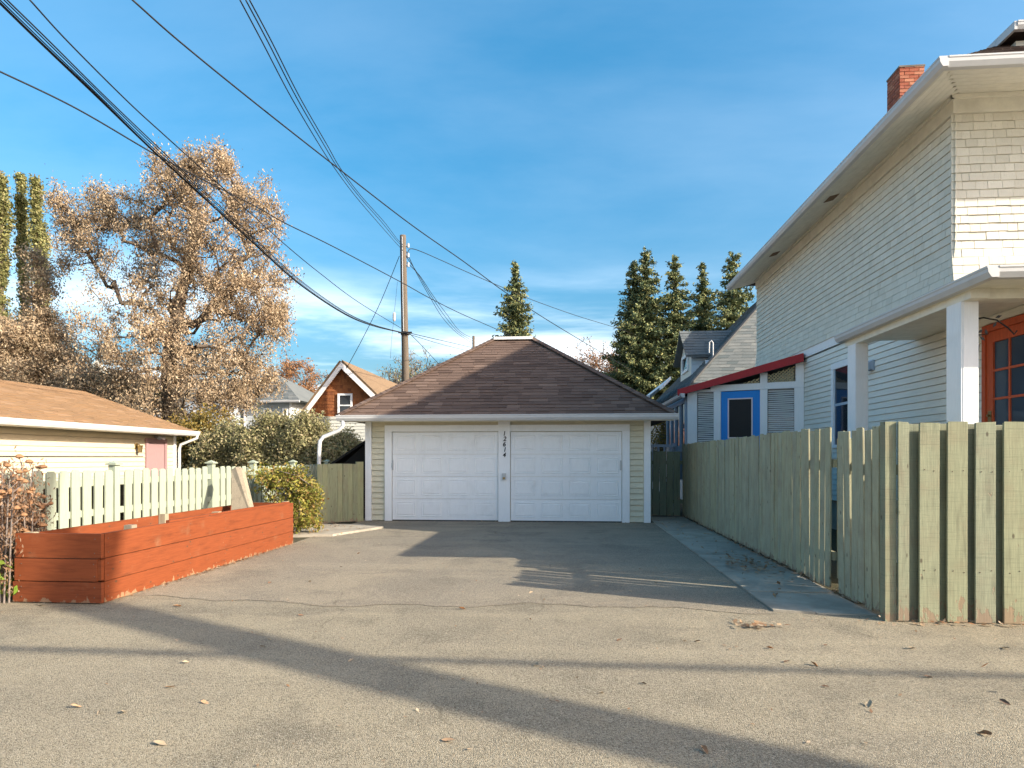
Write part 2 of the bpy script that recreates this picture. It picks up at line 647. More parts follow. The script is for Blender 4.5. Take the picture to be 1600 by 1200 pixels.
def m_brick():
    t = NT('chimney_brick')
    c = t.ramp(t.rnd(), [(.30, .085, .05), (.40, .135, .075), (.34, .11, .075), (.47, .20, .12), (.25, .075, .05)])
    n = t.noise(t.obj(), 26, 4, .7)
    c = t.mix(t.math('MULTIPLY', t.step(n, .5, .8), .5), c, (.5, .33, .24))
    t.bump(n, .4, .006)
    return t.out(c, .9, .2)


def m_wallshingle():
    t = NT('ivory_wall_shingle')
    g = t.n('NewGeometry')
    r = t.math('FRACT', t.math('ADD', t.rnd(), t.math('MULTIPLY', g.outputs['Random Per Island'], 1.37)))
    off = t.math('MULTIPLY', r, 41.0)
    c = t.ramp(r, [(.63, .595, .495), (.71, .675, .57), (.66, .625, .525), (.74, .705, .60)])
    gr = t.noise(t.map(t.obj(), (40, 40, 2.2), off), 3, 5, .7)
    c = t.mix(t.math('MULTIPLY', t.step(gr, .52, .72), .38), c, (.34, .29, .21))
    t.bump(gr, .4, .005)
    return t.out(c, .75, .25)


M['brick'] = m_brick()
M['seed'] = m_plain('brown_seed_head', (.26, .14, .07), .9)
M['h_shingle'] = m_wallshingle()

LEAF = {
    'maple': m_leaf('dry_tan_leaf', [(.40, .30, .19), (.52, .41, .27), (.30, .21, .13), (.60, .49, .35), (.45, .34, .22), (.18, .13, .09), (.33, .225, .135)]),
    'poplar': m_leaf('olive_poplar_leaf', [(.17, .185, .065), (.31, .30, .12), (.10, .12, .045), (.40, .36, .17), (.21, .215, .08)]),
    'lilac': m_leaf('dusty_olive_leaf', [(.27, .26, .12), (.37, .345, .18), (.19, .185, .085), (.43, .35, .21), (.30, .28, .145)]),
    'rose': m_leaf('yellow_green_leaf', [(.20, .22, .04), (.33, .29, .06), (.12, .15, .03), (.40, .32, .10), (.25, .13, .05)]),
    'yellow': m_leaf('golden_brown_leaf', [(.25, .17, .04), (.16, .14, .04), (.33, .22, .06), (.12, .10, .03)]),
    'orange': m_leaf('rust_orange_leaf', [(.34, .17, .07), (.28, .12, .05), (.40, .24, .12), (.23, .12, .06)]),
    'spruce': m_leaf('spruce_needle', [(.10, .135, .065), (.18, .20, .08), (.065, .10, .06), (.28, .26, .10), (.12, .16, .09)], trans=False),
    'sunflower': m_leaf('dead_brown_leaf', [(.26, .16, .10), (.20, .11, .06), (.36, .25, .17), (.15, .09, .05)]),
    'litter': m_leaf('fallen_dry_leaf', [(.38, .24, .14), (.30, .16, .08), (.46, .34, .22), (.22, .12, .07), (.55, .46, .34)]),
    'weed': m_leaf('green_weed_leaf', [(.16, .26, .03), (.22, .30, .05), (.10, .17, .03)]),
}

# ================================================================== GROUND
mb = MB()
mb.add([(-900, -500, 0), (900, -500, 0), (900, 1500, 0), (-900, 1500, 0)], [(0, 1, 2, 3)])
tag(part('ground', mb, M['soil'], None), kind='structure')


def grid_sheet(poly_x, poly_y, z, amp=0.0):
    m = MB()
    nx, ny = len(poly_x), len(poly_y)
    for y in poly_y:
        for x in poly_x:
            m.v.append((x, y, z))
    for j in range(ny - 1):
        for i in range(nx - 1):
            a = j * nx + i
            m.f.append((a, a + 1, a + nx + 1, a + nx))
            m.mi.append(0)
    return m


mb = MB()
mb.add([(-60, -14, .004), (60, -14, .004), (60, 6.6, .004), (-60, 6.6, .004)], [(0, 1, 2, 3)])
tag(part('alley_road', mb, M['asphalt'], None), kind='structure')
mb = MB()
edge = []
re_ = random.Random(97)
for i in range(67):                         # ragged tar edge where the drive meets the alley
    f = i / 66
    edge.append((-4.62 + 6.55 * f, 6.22 + .10 * math.sin(f * 9.5 + 1) + .06 * math.sin(f * 31) + re_.uniform(-.03, .03), .008))
edge += [(1.93, 14.56, .008), (-4.7, 14.56, .008), (-4.7, 12.6, .008), (-4.62, 10.4, .008)]
mb.add(edge, [tuple(range(len(edge)))])
tag(part('driveway', mb, M['drive'], None), kind='structure')
mb = MB()
mb.add([(-11.0, 6.05, .006), (-6.2, 6.05, .006), (-6.2, 17.0, .006), (-11.0, 17.0, .006)], [(0, 1, 2, 3)])
tag(part('neighbour_driveway', mb, M['asphalt'], None), kind='structure')

# concrete walk beside the right-hand fence, slab by slab
walk = tag(put('walkway', None, (1.93, 6.2, 0)), kind='structure')
cuts = [6.15, 7.05, 8.2, 9.7, 11.2, 12.7, 14.2, 15.95]
rr = random.Random(3)
for a, b in zip(cuts[:-1], cuts[1:]):
    h = .028 + rr.uniform(-.005, .005)
    m = MB()
    if a < 6.5:           # cracked corner slab in two pieces
        m.prism([(1.94, a + .06, 0), (2.30, a, 0), (2.16, b - .01, 0), (1.94, b - .01, 0)], (0, 0, h))
        part('concrete_slab', m, M['concrete'], walk)
        m = MB()
        m.prism([(2.315, a, 0), (2.83, a - .04, 0), (2.83, b - .01, 0), (2.175, b - .01, 0)], (0, 0, h - .008))
        part('concrete_slab', m, M['concrete'], walk)
        continue
    m.prism([(1.94, a + .008, 0), (2.83, a + .008, 0), (2.83, b - .008, 0), (1.94, b - .008, 0)], (0, 0, h))
    part('concrete_slab', m, M['concrete'], walk)
m = MB()
m.prism([(-5.5, 11.2, 0), (-4.3, 11.5, 0), (-3.75, 12.9, 0), (-4.4, 13.3, 0), (-5.5, 13.3, 0)], (0, 0, .05))
tag(part('concrete_path', m, M['concrete'], None), kind='structure')

# ================================================================== GARAGE
GY = 14.5
GX0, GX1 = -4.64, 1.865
gar = thing('garage', (-1.4, GY, 0), 'cream double garage with brown hip roof and two white doors facing the driveway', 'garage')
m = MB()
m.box(GX0 + .03, GX1 - .03, GY + .06, GY + 6.0, 0, 2.34)
part('wall', m, M['cream'], gar)
DL = (-4.02, -1.545)
DR = (-1.275, 1.245)
# clapboards in the two narrow strips beside the doors
for x0, x1 in ((GX0 + .14, DL[0] - .17), (DR[1] + .17, GX1 - .14)):
    k = 0
    z = .02
    while z < 2.30:
        m = MB()
        m.prism([(x0, GY + .0595, z), (x0, GY + .018, z), (x0, GY + .042, z + .117), (x0, GY + .0595, z + .117)], (x1 - x0, 0, 0))
        part('siding_board', m, M['cream'], gar, origin=(x0, GY, z))
        z += .128
# upper band of wall over the doors
m = MB()
m.box(GX0 + .14, GX1 - .14, GY + .035, GY + .06, 2.215, 2.34)
part('upper_siding', m, M['cream'], gar)
for x0, x1 in ((GX0 - .01, GX0 + .135), (GX1 - .135, GX1 + .01)):
    m = MB()
    m.box(x0, x1, GY, GY + .06, 0.0, 2.335)
    part('corner_board', m, M['white'], gar)
for x0, x1, z0, z1 in ((DL[0] - .165, DL[0], 0, 2.06), (DR[1], DR[1] + .165, 0, 2.06)):
    m = MB()
    m.box(x0, x1, GY - .012, GY + .06, z0, z1)
    part('door_jamb', m, M['white'], gar)
m = MB()
m.box(DL[1], DR[0], GY - .03, GY + .06, 0, 2.335)
part('centre_post', m, M['white'], gar)
for x0, x1 in ((DL[0] - .165, DL[1]), (DR[0], DR[1] + .165)):
    m = MB()
    m.box(x0, x1, GY - .014, GY + .06, 2.062, 2.21)
    part('door_header', m, M['white'], gar)


def door_section(x0, x1, z0, z1, y):
    """one horizontal leaf of a sectional door with four raised panels"""
    m = MB()
    m.box(x0, x1, y, y + .045, z0 + .003, z1 - .003)
    w = (x1 - x0) / 4
    for i in range(4):
        a, b = x0 + i * w + .07, x0 + (i + 1) * w - .07
        c, d = z0 + .075, z1 - .075
        g, e = .03, .055
        yr, yp = y + .013, y - .005
        # sunken border then raised field, both proud of the slab so the moulding catches light
        r1 = [(a, y, c), (b, y, c), (b, y, d), (a, y, d)]
        r2 = [(a + g * .4, y - .009, c + g * .4), (b - g * .4, y - .009, c + g * .4), (b - g * .4, y - .009, d - g * .4), (a + g * .4, y - .009, d - g * .4)]
        r3 = [(a + g, y - .001, c + g), (b - g, y - .001, c + g), (b - g, y - .001, d - g), (a + g, y - .001, d - g)]
        r4 = [(a + e, yp - .004, c + e), (b - e, yp - .004, c + e), (b - e, yp - .004, d - e), (a + e, yp - .004, d - e)]
        fs = [(15, 14, 13, 12)]
        fs = []
        for q in range(3):
            for k in range(4):
                k2 = (k + 1) % 4
                fs.append((q * 4 + k, q * 4 + k2, q * 4 + 4 + k2, q * 4 + 4 + k))
        fs.append((12, 13, 14, 15))
        m.add(r1 + r2 + r3 + r4, fs)
    return m


for (x0, x1) in (DL, DR):
    m = MB()
    m.box(x0 + .004, x1 - .004, GY + .072, GY + .10, .02, 2.055)
    d = part('garage_door', m, M['door_white'], gar)
    hts = [.03, .52, 1.03, 1.545, 2.05]
    for a, b in zip(hts[:-1], hts[1:]):
        part('door_panel', door_section(x0 + .012, x1 - .012, a, b, GY + .02), M['door_white'], d)
    m = MB()
    m.box(x0 + .01, x1 - .01, GY + .018, GY + .07, .006, .03)
    part('bottom_seal', m, M['black'], d)
    m = MB()
    hx = x0 + .012 if x0 < -2 else x1 - .03
    m.box(hx - .02, hx + .02, GY - .005, GY + .018, 1.18, 1.40)
    m.box(hx - .012, hx + .012, GY - .025, GY - .004, 1.24, 1.34)
    part('side_latch', m, M['steel'], d)
# house number, one figure below the other on the centre post
for i, ch in enumerate('12614'):
    cu = bpy.data.curves.new('figure', 'FONT')
    cu.body = ch
    cu.size = .145
    cu.extrude = .006
    cu.shear = .18
    cu.align_x = 'CENTER'
    cu.offset = .002
    tmp = bpy.data.objects.new('tmp', cu)
    COL.objects.link(tmp)
    dg = bpy.context.evaluated_depsgraph_get()
    me = bpy.data.meshes.new_from_object(tmp.evaluated_get(dg))
    bpy.data.objects.remove(tmp)
    bpy.data.curves.remove(cu)
    me.materials.clear()
    me.materials.append(M['black'])
    put('house_number', me, (-1.41 + (.012 if i % 2 else 0), GY - .037, 1.965 - i * .122), gar, (math.pi / 2, 0, 0))
m = MB()
m.box(-1.455, -1.365, GY - .075, GY - .031, .96, 1.11)
m.box(-1.44, -1.38, GY - .085, GY - .0755, 1.03, 1.09)
part('keypad', m, M['gutter'], gar)
m = MB()
m.box(-1.435, -1.385, GY - .0855, GY - .0755, .975, 1.02)
part('keypad_cover', m, M['brass'], gar)

# hip roof
EX0, EX1, EY0, EY1, EZ = GX0 - .46, GX1 + .46, GY - .5, GY + 6.4, 2.40
RYc, RZ, RX0, RX1 = GY + 2.75, 4.67, -1.93, -.92
deck = MB()
A_, B_, C_, D_ = (EX0, EY0, EZ), (EX1, EY0, EZ), (EX1, EY1, EZ), (EX0, EY1, EZ)
R0, R1 = (RX0, RYc, RZ), (RX1, RYc, RZ)
deck.add([A_, B_, C_, D_, R0, R1], [(0, 1, 5, 4), (1, 2, 5), (2, 3, 4, 5), (3, 0, 4), (3, 2, 1, 0)])
part('roof_deck', deck, M['g_roof'], gar)
sl = math.hypot(RYc - EY0, RZ - EZ)
fwd = Vector((0, (RYc - EY0) / sl, (RZ - EZ) / sl))
nrm = Vector((0, -fwd.z, fwd.y))
rr = random.Random(11)
EXP = .143
ncourse = int(sl / EXP) + 1
count = 0
rest = MB()


def front_x(s):
    f = min(1, s / sl)
    return EX0 + (RX0 - EX0) * f, EX1 + (RX1 - EX1) * f


for c in range(ncourse):
    s0 = c * EXP - (.03 if c == 0 else 0)
    s1 = min(sl, s0 + EXP * 1.25)
    xa0, xb0 = front_x(max(0, s0))
    xa1, xb1 = front_x(s1)
    x = xa0 - rr.uniform(0, .2)
    while x < xb0:
        w = rr.uniform(.22, .46)
        l0, r0 = max(x, xa0), min(x + w - .006, xb0)
        l1, r1 = max(x, xa1), min(x + w - .006, xb1)
        x += w
        if r0 - l0 < .02:
            continue
        if r1 - l1 < .005:
            mid = min(max((l0 + r0) / 2, xa1), xb1)
            l1, r1 = mid - .002, mid + .002
        th = rr.choice((.010, .013, .019))
        drop = rr.choice((0, 0, .012))
        base = Vector((0, EY0, EZ))
        p0 = base + fwd * (s0 - drop)
        p1 = base + fwd * s1
        lo = nrm * (.008 + th)
        pts = [Vector((l0, p0.y, p0.z)) + nrm * .004, Vector((r0, p0.y, p0.z)) + nrm * .004, Vector((r1, p1.y, p1.z)) + nrm * .001, Vector((l1, p1.y, p1.z)) + nrm * .001,
               Vector((l0, p0.y, p0.z)) + lo, Vector((r0, p0.y, p0.z)) + lo, Vector((r1, p1.y, p1.z)) + nrm * .007, Vector((l1, p1.y, p1.z)) + nrm * .007]
        fs = [(4, 5, 6, 7), (0, 1, 5, 4), (1, 2, 6, 5), (2, 3, 7, 6), (3, 0, 4, 7), (3, 2, 1, 0)]
        if count < 296:
            mm = MB()
            mm.add(pts, fs)
            part('shingle', mm, M['g_roof'], gar, origin=((l0 + r0) / 2, p0.y, p0.z))
        else:
            rest.add(pts, fs)
        count += 1
part('upper_shingles', rest, M['g_roof'], gar, kind='stuff')
caps = MB()
for (p, q) in ((A_, R0), (B_, R1), (C_, R1), (D_, R0)):
    p, q = Vector(p), Vector(q)
    L = (q - p).length
    d = (q - p) / L
    k = 0.0
    side = d.cross(Vector((0, 0, 1))).normalized()
    up = side.cross(d)
    while k < L - .1:
        a = p + d * k
        b = p + d * min(L, k + .24)
        for sg in (-1, 1):
            v = [a + up * .055, a + side * sg * .12 + up * .012, b + side * sg * .12 + up * .006, b + up * .04]
            v2 = [x + up * .012 for x in v]
            f = [(4, 5, 6, 7), (0, 1, 5, 4), (1, 2, 6, 5), (3, 0, 4, 7)] if sg < 0 else [(7, 6, 5, 4), (4, 5, 1, 0), (5, 6, 2, 1), (7, 4, 0, 3)]
            caps.add(v + v2, f)
        k += .15
part('hip_caps', caps, M['g_roof'], gar, kind='stuff')
m = MB()
m.prism([(RX0 - .02, RYc - .16, RZ - .03), (RX0 - .02, RYc + .16, RZ - .03), (RX0 - .02, RYc + .1, RZ + .055), (RX0 - .02, RYc - .1, RZ + .055)], (RX1 - RX0 + .04, 0, 0))
part('ridge_cap', m, m_plain('weathered_ridge_metal', (.55, .54, .50), .5), gar)


def gutter_run(mb, p, q, out, w=.11, h=.115):
    """K-style gutter profile swept from p to q; out = outward horizontal direction; p,q at the top back edge"""
    p, q, o = Vector(p), Vector(q), Vector(out).normalized()
    up = Vector((0, 0, 1))
    prof = [(0, 0), (w, 0), (w, -.018), (w * .93, -.03), (w * .9, -h * .55), (w * .62, -h), (0, -h)]
    mb.prism([p + o * a + up * b for a, b in prof], q - p)
    return mb


m = MB()
gutter_run(m, (EX0 - .02, EY0 - .012, EZ + .01), (EX1 + .06, EY0 - .012, EZ + .01), (0, -1, 0), .115, .13)
part('gutter', m, M['gutter'], gar)
m = MB()
m.box(EX0 + .02, EX1 - .02, EY0 + .012, EY0 + .035, EZ - .14, EZ - .01)
part('fascia', m, M['soffit'], gar)
m = MB()
m.box(EX0 + .03, EX1 - .03, EY0 + .04, GY + .03, 2.315, 2.332)
part('soffit', m, M['soffit'], gar)
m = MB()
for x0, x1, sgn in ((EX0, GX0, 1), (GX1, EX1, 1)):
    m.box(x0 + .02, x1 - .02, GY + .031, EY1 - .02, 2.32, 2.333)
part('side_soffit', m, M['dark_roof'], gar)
# downspout at the left end of the gutter
px = EX0 + .12
m = MB()
pts = [(px, EY0 - .05, EZ - .11), (px, EY0 - .05, EZ - .22), (px - .1, EY0 - .04, EZ - .33), (-5.40, EY0 - .12, 1.93), (-5.47, EY0 - .16, 1.83), (-5.48, EY0 - .18, 1.6), (-5.48, EY0 - .20, .12), (-5.48, EY0 - .42, .03)]
m.tube(pts, .045, 8)
part('downspout', m, M['gutter'], gar, smooth=True)

# ================================================================== HOUSE ON THE RIGHT
HX, HYF, HYB = 5.40, 9.43, 18.77
house = thing('house', (HX, HYF, 0), 'tall ivory shingled house with brick chimney and covered side porch behind the green fence', 'house')
m = MB()
m.box(HX + .02, HX + 9.6, HYF + .02, HYB, 3.6, 6.54)
part('upper_wall', m, M['house_siding'], house)
m = MB()
m.box(HX + .02, HX + 9.6, 7.38, HYB, .6, 3.72)
part('lower_wall', m, M['house_siding'], house)
m = MB()
m.box(HX + .05, HX + 9.5, 7.42, HYB - .03, 0, .6)
part('foundation', m, M['concrete'], house)
# clapboards of the lower storey
z = .60
while z < 3.70:
    m = MB()
    h = min(.107, 3.715 - z)
    m.prism([(HX + .019, 7.38, z), (HX - .016, 7.38, z), (HX - .002, 7.38, z + h - .009), (HX + .019, 7.38, z + h - .009)], (0, HYB - 7.38, 0))
    part('siding_board', m, M['house_siding'], house, origin=(HX, 7.38, z))
    z += .107
m = MB()
m.box(HX - .035, HX + .018, 10.35, HYB + .02, 3.72, 3.90)
part('belt_board', m, M['white'], house)
# wall shingles of the upper storey
rr = random.Random(5)
rest = MB()
SH0, SH1, SE = 3.90, 6.26, .118
rows = int((SH1 - SH0) / SE + .5)


def flare(z):
    return .05 * max(0, 1 - (z - SH0) / .45)


def wshingle(mb, a, b, z0, z1, side, jit, tilt):
    """shingle between a and b along the wall; thick butt at the bottom"""
    o0 = .026 + flare(z0) + jit
    o1 = .006 + flare(z1)
    zz0 = z0 + tilt
    if side:      # wall facing -x, running along y
        P = lambda d, t, zz: (HX + .02 - d, t, zz)
    else:         # wall facing -y, running along x
        P = lambda d, t, zz: (t, HYF + .02 - d, zz)
    zt = z1 - .005
    o1 = o0 - .014
    vs = [P(0, a, zz0), P(o0, a, zz0), P(o1, a, zt), P(0, a, zt), P(0, b, zz0), P(o0, b, zz0), P(o1, b, zt), P(0, b, zt)]
    if side:
        fs = [(1, 2, 6, 5), (0, 1, 5, 4), (0, 3, 2, 1), (4, 5, 6, 7), (2, 3, 7, 6)]
    else:
        fs = [(1, 5, 6, 2), (0, 4, 5, 1), (0, 1, 2, 3), (4, 7, 6, 5), (2, 6, 7, 3)]
    mb.add(vs, fs)


n_ind = 0
for r in range(rows):
    z0 = SH0 + r * SE
    z1 = z0 + SE
    for side in (False, True):
        t = (HX - .0 if not side else HYF - .0) - rr.uniform(0, .02) - (.02 if side else .04)
        first = True
        lim = HX + 9.6 if not side else HYB
        while t < lim:
            w = rr.uniform(.09, .25)
            b = min(t + w, lim)
            near = (b < HX + 1.15) if not side else (b < HYF + 1.15)
            jit = rr.uniform(-.002, .003)
            tilt = rr.uniform(-.004, .004) if not side else rr.uniform(-.0012, .0012)
            a = max(t, (HX - .04) if not side else (HYF - .02))
            if near and n_ind < 298:
                mm = MB()
                wshingle(mm, a, b - .004, z0, z1, side, jit, tilt)
                org = (a, HYF, z0) if not side else (HX, a, z0)
                part('wall_shingle', mm, M['h_shingle'], house, origin=org)
                n_ind += 1
            else:
                wshingle(rest, a, b - .003, z0, z1, side, jit, tilt)
            t = b
part('shingle_field', rest, M['h_shingle'], house, kind='stuff')
m = MB()
m.box(HX - .03, HX + .0195, HYF - .03, HYB, 6.26, 6.535)
m.box(HX + .0196, HX + 9.6, HYF - .03, HYF + .019, 6.26, 6.535)
part('frieze_board', m, M['soffit'], house)
m = MB()
m.box(HX - .07, HX + 9.6, HYF - .07, HYF - .031, 6.45, 6.50)
m.box(HX - .07, HX - .031, HYF - .0695, HYB, 6.45, 6.501)
part('bed_moulding', m, M['soffit'], house)
# eaves: boards of the soffit, fascia, gutter
OX0, OY0, OY1 = 4.755, 8.52, HYB + .36
OX1 = OX0 + 11.0
def soff(d, w):
    return 6.352 + .17 * d / w


for k in range(6):
    a = OX0 + .03 + k * .104
    za, zb_ = soff(k * .104, .65), soff(k * .104 + .1, .65)
    m = MB()
    y_ = OY0 + .03 + k * .145
    m.prism([(a, y_, za), (a + .1, y_, zb_), (a + .1, y_, zb_ + .014), (a, y_, za + .014)], (0, OY1 - .03 - y_, 0))
    part('soffit_board', m, M['soffit'], house)
for k in range(7):
    a = OY0 + .03 + k * .128
    za, zb_ = soff(k * .128, .91), soff(k * .128 + .123, .91)
    m = MB()
    x_ = OX0 + .03 + k * .092 + .07
    m.prism([(x_, a, za), (x_, a + .123, zb_), (x_, a + .123, zb_ + .014), (x_, a, za + .014)], (OX1 - .03 - x_, 0, 0))
    part('soffit_board', m, M['soffit'], house)
m = MB()
m.box(OX0 + .66, OX1 - .03, OY0 + .93, OY1 - .03, 6.54, 6.545)
part('soffit_back', m, M['soffit'], house)
for yv in (12.55, 15.9):
    m = MB()
    m.prism([(OX0 + .2, yv, soff(.17, .65) - .008), (OX0 + .38, yv, soff(.35, .65) - .008), (OX0 + .38, yv, soff(.35, .65) - .001), (OX0 + .2, yv, soff(.17, .65) - .001)], (0, .3, 0))
    for q in range(5):
        y_ = yv + .02 + q * .056
        m.prism([(OX0 + .21, y_, soff(.18, .65) - .013), (OX0 + .37, y_, soff(.34, .65) - .013), (OX0 + .37, y_, soff(.34, .65) - .0085), (OX0 + .21, y_, soff(.18, .65) - .0085)], (0, .025, 0))
    part('soffit_vent', m, m_plain('rusty_vent', (.20, .13, .08), .8), house)
m = MB()
m.box(OX0, OX0 + .025, OY0, OY1, 6.345, 6.45)
m.box(OX0 + .0255, OX1, OY0, OY0 + .025, 6.345, 6.45)
part('fascia', m, M['soffit'], house)
m = MB()
gutter_run(m, (OX0 - .002, OY0 - .11, 6.47), (OX0 - .002, OY1, 6.47), (-1, 0, 0), .115, .125)
gutter_run(m, (OX0 - .001, OY0 - .002, 6.471), (OX1, OY0 - .002, 6.471), (0, -1, 0), .115, .125)
part('gutter', m, M['gutter'], house)
# hip roof of the house
hs = 5.5
rk = .70
m = MB()
a, b, c, d = (OX0, OY0, 6.455), (OX1, OY0, 6.455), (OX1, OY1, 6.455), (OX0, OY1, 6.455)
yr0, yr1 = OY0 + hs, OY1 - hs if OY1 - hs > OY0 + hs else OY0 + hs + .1
e0, e1 = (OX0 + hs, yr0, 6.455 + rk * hs), (OX0 + hs, yr1, 6.455 + rk * hs)
m.add([a, b, c, d, e0, e1], [(0, 1, 4), (1, 2, 5, 4), (2, 3, 5), (3, 0, 4, 5)])
part('roof', m, M['dark_roof'], house)


def course_strips(p0, p1, q0, q1, n, th=.014, rs=None, tabs=.33, gap=.006):
    """rows of joined roofing tabs on a planar slope: eave p0-p1, top edge q0-q1 (left to right)"""
    rs = rs or random.Random(2)
    p0, p1, q0, q1 = map(Vector, (p0, p1, q0, q1))
    nn = (p1 - p0).cross(q0 - p0).normalized()
    if nn.z < 0:
        nn = -nn
    mb = MB()
    for i in range(n):
        f0, f1 = i / n, min(1, (i + 1.15) / n)
        a0, a1 = p0.lerp(q0, f0), p1.lerp(q1, f0)
        b0, b1 = p0.lerp(q0, f1), p1.lerp(q1, f1)
        L = (a1 - a0).length
        t = -rs.uniform(0, tabs)
        while t < L:
            w = tabs * rs.uniform(.75, 1.3)
            g0, g1 = max(0, t) / L, min(L, t + w - gap) / L
            t += w
            if g1 <= g0:
                continue
            v = [a0.lerp(a1, g0), a0.lerp(a1, g1), b0.lerp(b1, g1), b0.lerp(b1, g0)]
            t2 = th * rs.choice((.8, 1, 1.3))
            top = [v[0] + nn * (t2 + .005), v[1] + nn * (t2 + .005), v[2] + nn * .006, v[3] + nn * .006]
            flip = (top[1] - top[0]).cross(top[3] - top[0]).dot(nn) < 0
            fs = [(4, 5, 6, 7), (0, 1, 5, 4), (1, 2, 6, 5), (3, 0, 4, 7)]
            if flip:
                fs = [tuple(reversed(x)) for x in fs]
            mb.add(v + top, fs)
    return mb


part('roof_shingles', course_strips(a, b, (OX0 + hs, yr0, e0[2]), (OX0 + hs + .01, yr0, e0[2]), 46), M['dark_roof'], house, kind='stuff')
part('side_roof_shingles', course_strips(d, a, e1, e0, 46), M['dark_roof'], house, kind='stuff')
# little front dormer whose white eave shows over the gutter
m = MB()
m.box(6.55, 8.6, 9.95, 11.6, 7.1, 7.55)
part('dormer_wall', m, M['house_siding'], house)
m = MB()
gutter_run(m, (6.42, 9.80, 7.70), (8.7, 9.80, 7.70), (0, -1, 0), .1, .11)
m.box(6.38, 6.42, 9.72, 11.7, 7.58, 7.70)
part('dormer_gutter', m, M['gutter'], house)
m = MB()
m.prism([(6.40, 9.79, 7.69), (8.75, 9.79, 7.69), (7.6, 9.79, 8.25)], (0, 2.6, 0))
part('dormer_roof', m, M['dark_roof'], house)

# chimney, brick by brick where the camera sees it
CXa, CXb, CYa, CYb = 7.50, 8.04, 15.15, 15.72
chim = thing('chimney', (CXa, CYa, 8.3), 'red brick chimney standing above the eave of the tall ivory house', 'chimney')
m = MB()
m.box(CXa + .012, CXb - .012, CYa + .012, CYb - .012, 7.6, 10.28)
part('mortar_core', m, M['mortar'], chim)
rr = random.Random(21)
bz = 7.95
row = 0
while bz < 10.27:
    hgt = .064
    for side in range(4):
        if side == 0:
            L, P = CXb - CXa, lambda s, d, z: (CXa + s, CYa + d, z)
        elif side == 1:
            L, P = CYb - CYa, lambda s, d, z: (CXa + d, CYa + s, z)
        elif side == 2:
            L, P = CXb - CXa, lambda s, d, z: (CXa + s, CYb - d, z)
        else:
            L, P = CYb - CYa, lambda s, d, z: (CXb - d, CYa + s, z)
        if side >= 2 and False:
            continue
        # stagger: a header starts every other row
        xs = [0.0, .105, .315, .525] if (row + side) % 2 == 0 else [0.0, .21, .42]
        xs = [x for x in xs if x < L - .04] + [L]
        if side in (1, 3):
            xs[0] = .013
            xs[-1] = L - .013
        for s0, s1 in zip(xs[:-1], xs[1:]):
            d0 = rr.uniform(-.006, .004)
            p, q = P(s0 + .005, d0, bz), P(s1 - .005, .09 if side in (0, 2) else .09, bz + hgt)
            mm = MB()
            mm.box(p[0], q[0], p[1], q[1], p[2], q[2])
            if side in (0, 1) and bz > 8.5:
                part('brick', mm, M['brick'], chim, origin=p)
            else:
                rest = mm
                CH_REST = globals().setdefault('CH_REST', MB())
                CH_REST.add(mm.v, mm.f)
    bz += .077
    row += 1
part('hidden_bricks', CH_REST, M['brick'], chim, kind='stuff')
m = MB()
m.box(CXa - .01, CXb + .01, CYa - .01, CYb + .01, 10.281, 10.32)
part('chimney_crown', m, M['mortar'], chim)

# ---- side porch of the house
PGX, PGY0, PGY1 = 4.29, 6.86, 10.42
m = MB()
m.add([(PGX, PGY0, 3.345), (PGX, PGY1, 3.345), (HX - .02, PGY1, 3.93), (HX - .02, HYF, 3.93), (14, HYF - .0, 3.93), (14, PGY0, 3.345)],
      [(3, 2, 1, 0), (0, 5, 4, 3)])
part('porch_roof', m, M['dark_roof'], house)
m = MB()
m.prism([(PGX + .03, PGY1 - .02, 3.3), (HX - .02, PGY1 - .02, 3.3), (HX - .02, PGY1 - .02, 3.90), (PGX + .03, PGY1 - .02, 3.34)], (0, .02, 0))
part('porch_roof_end', m, M['white'], house)
m = MB()
m.box(PGX + .03, HX - .02, PGY0 + .03, PGY1 - .03, 3.275, 3.29)
m.box(HX - .0195, 14, PGY0 + .03, 7.38 - .004, 3.275, 3.29)
part('porch_ceiling', m, M['soffit'], house)
m = MB()
gutter_run(m, (PGX, PGY0 - .11, 3.37), (PGX, PGY1, 3.37), (-1, 0, 0), .115, .115)
gutter_run(m, (PGX + .001, PGY0 - .001, 3.371), (14, PGY0 - .001, 3.371), (0, -1, 0), .115, .115)
part('porch_gutter', m, M['gutter'], house)
m = MB()
m.box(PGX + .002, PGX + .03, PGY0, PGY1, 3.255, 3.36)
m.box(PGX + .031, 14, PGY0 + .002, PGY0 + .03, 3.255, 3.36)
part('porch_fascia', m, M['soffit'], house)
m = MB()
m.box(PGX + .031, PGX + .23, PGY0 + .40, PGY1 - .05, 3.17, 3.274)
m.box(PGX + .231, 14, PGY0 + .45, PGY0 + .71, 3.17, 3.274)
part('porch_beam', m, M['soffit'], house)
m = MB()
m.box(PGX + .04, HX + .0, PGY0 + .3, PGY1 - .02, .72, .80)
part('porch_floor', m, M['rawwood'], house)
m = MB()
m.box(PGX + .08, HX - .02, PGY0 + .4, PGY1 - .1, 0, .719)
part('porch_skirt', m, M['house_siding'], house)
for y0 in (7.40, 9.97):
    m = MB()
    # boxed post of four boards, slightly proud front and back faces
    x0, x1, y1 = 4.31, 4.49, y0 + .28
    m.box(x0 + .02, x1 - .02, y0, y1, .80, 3.169)
    m.box(x0, x0 + .0195, y0 + .004, y1 - .004, .80, 3.168)
    m.box(x1 - .0195, x1, y0 + .004, y1 - .004, .80, 3.168)
    part('porch_post', m, M['white'], house)
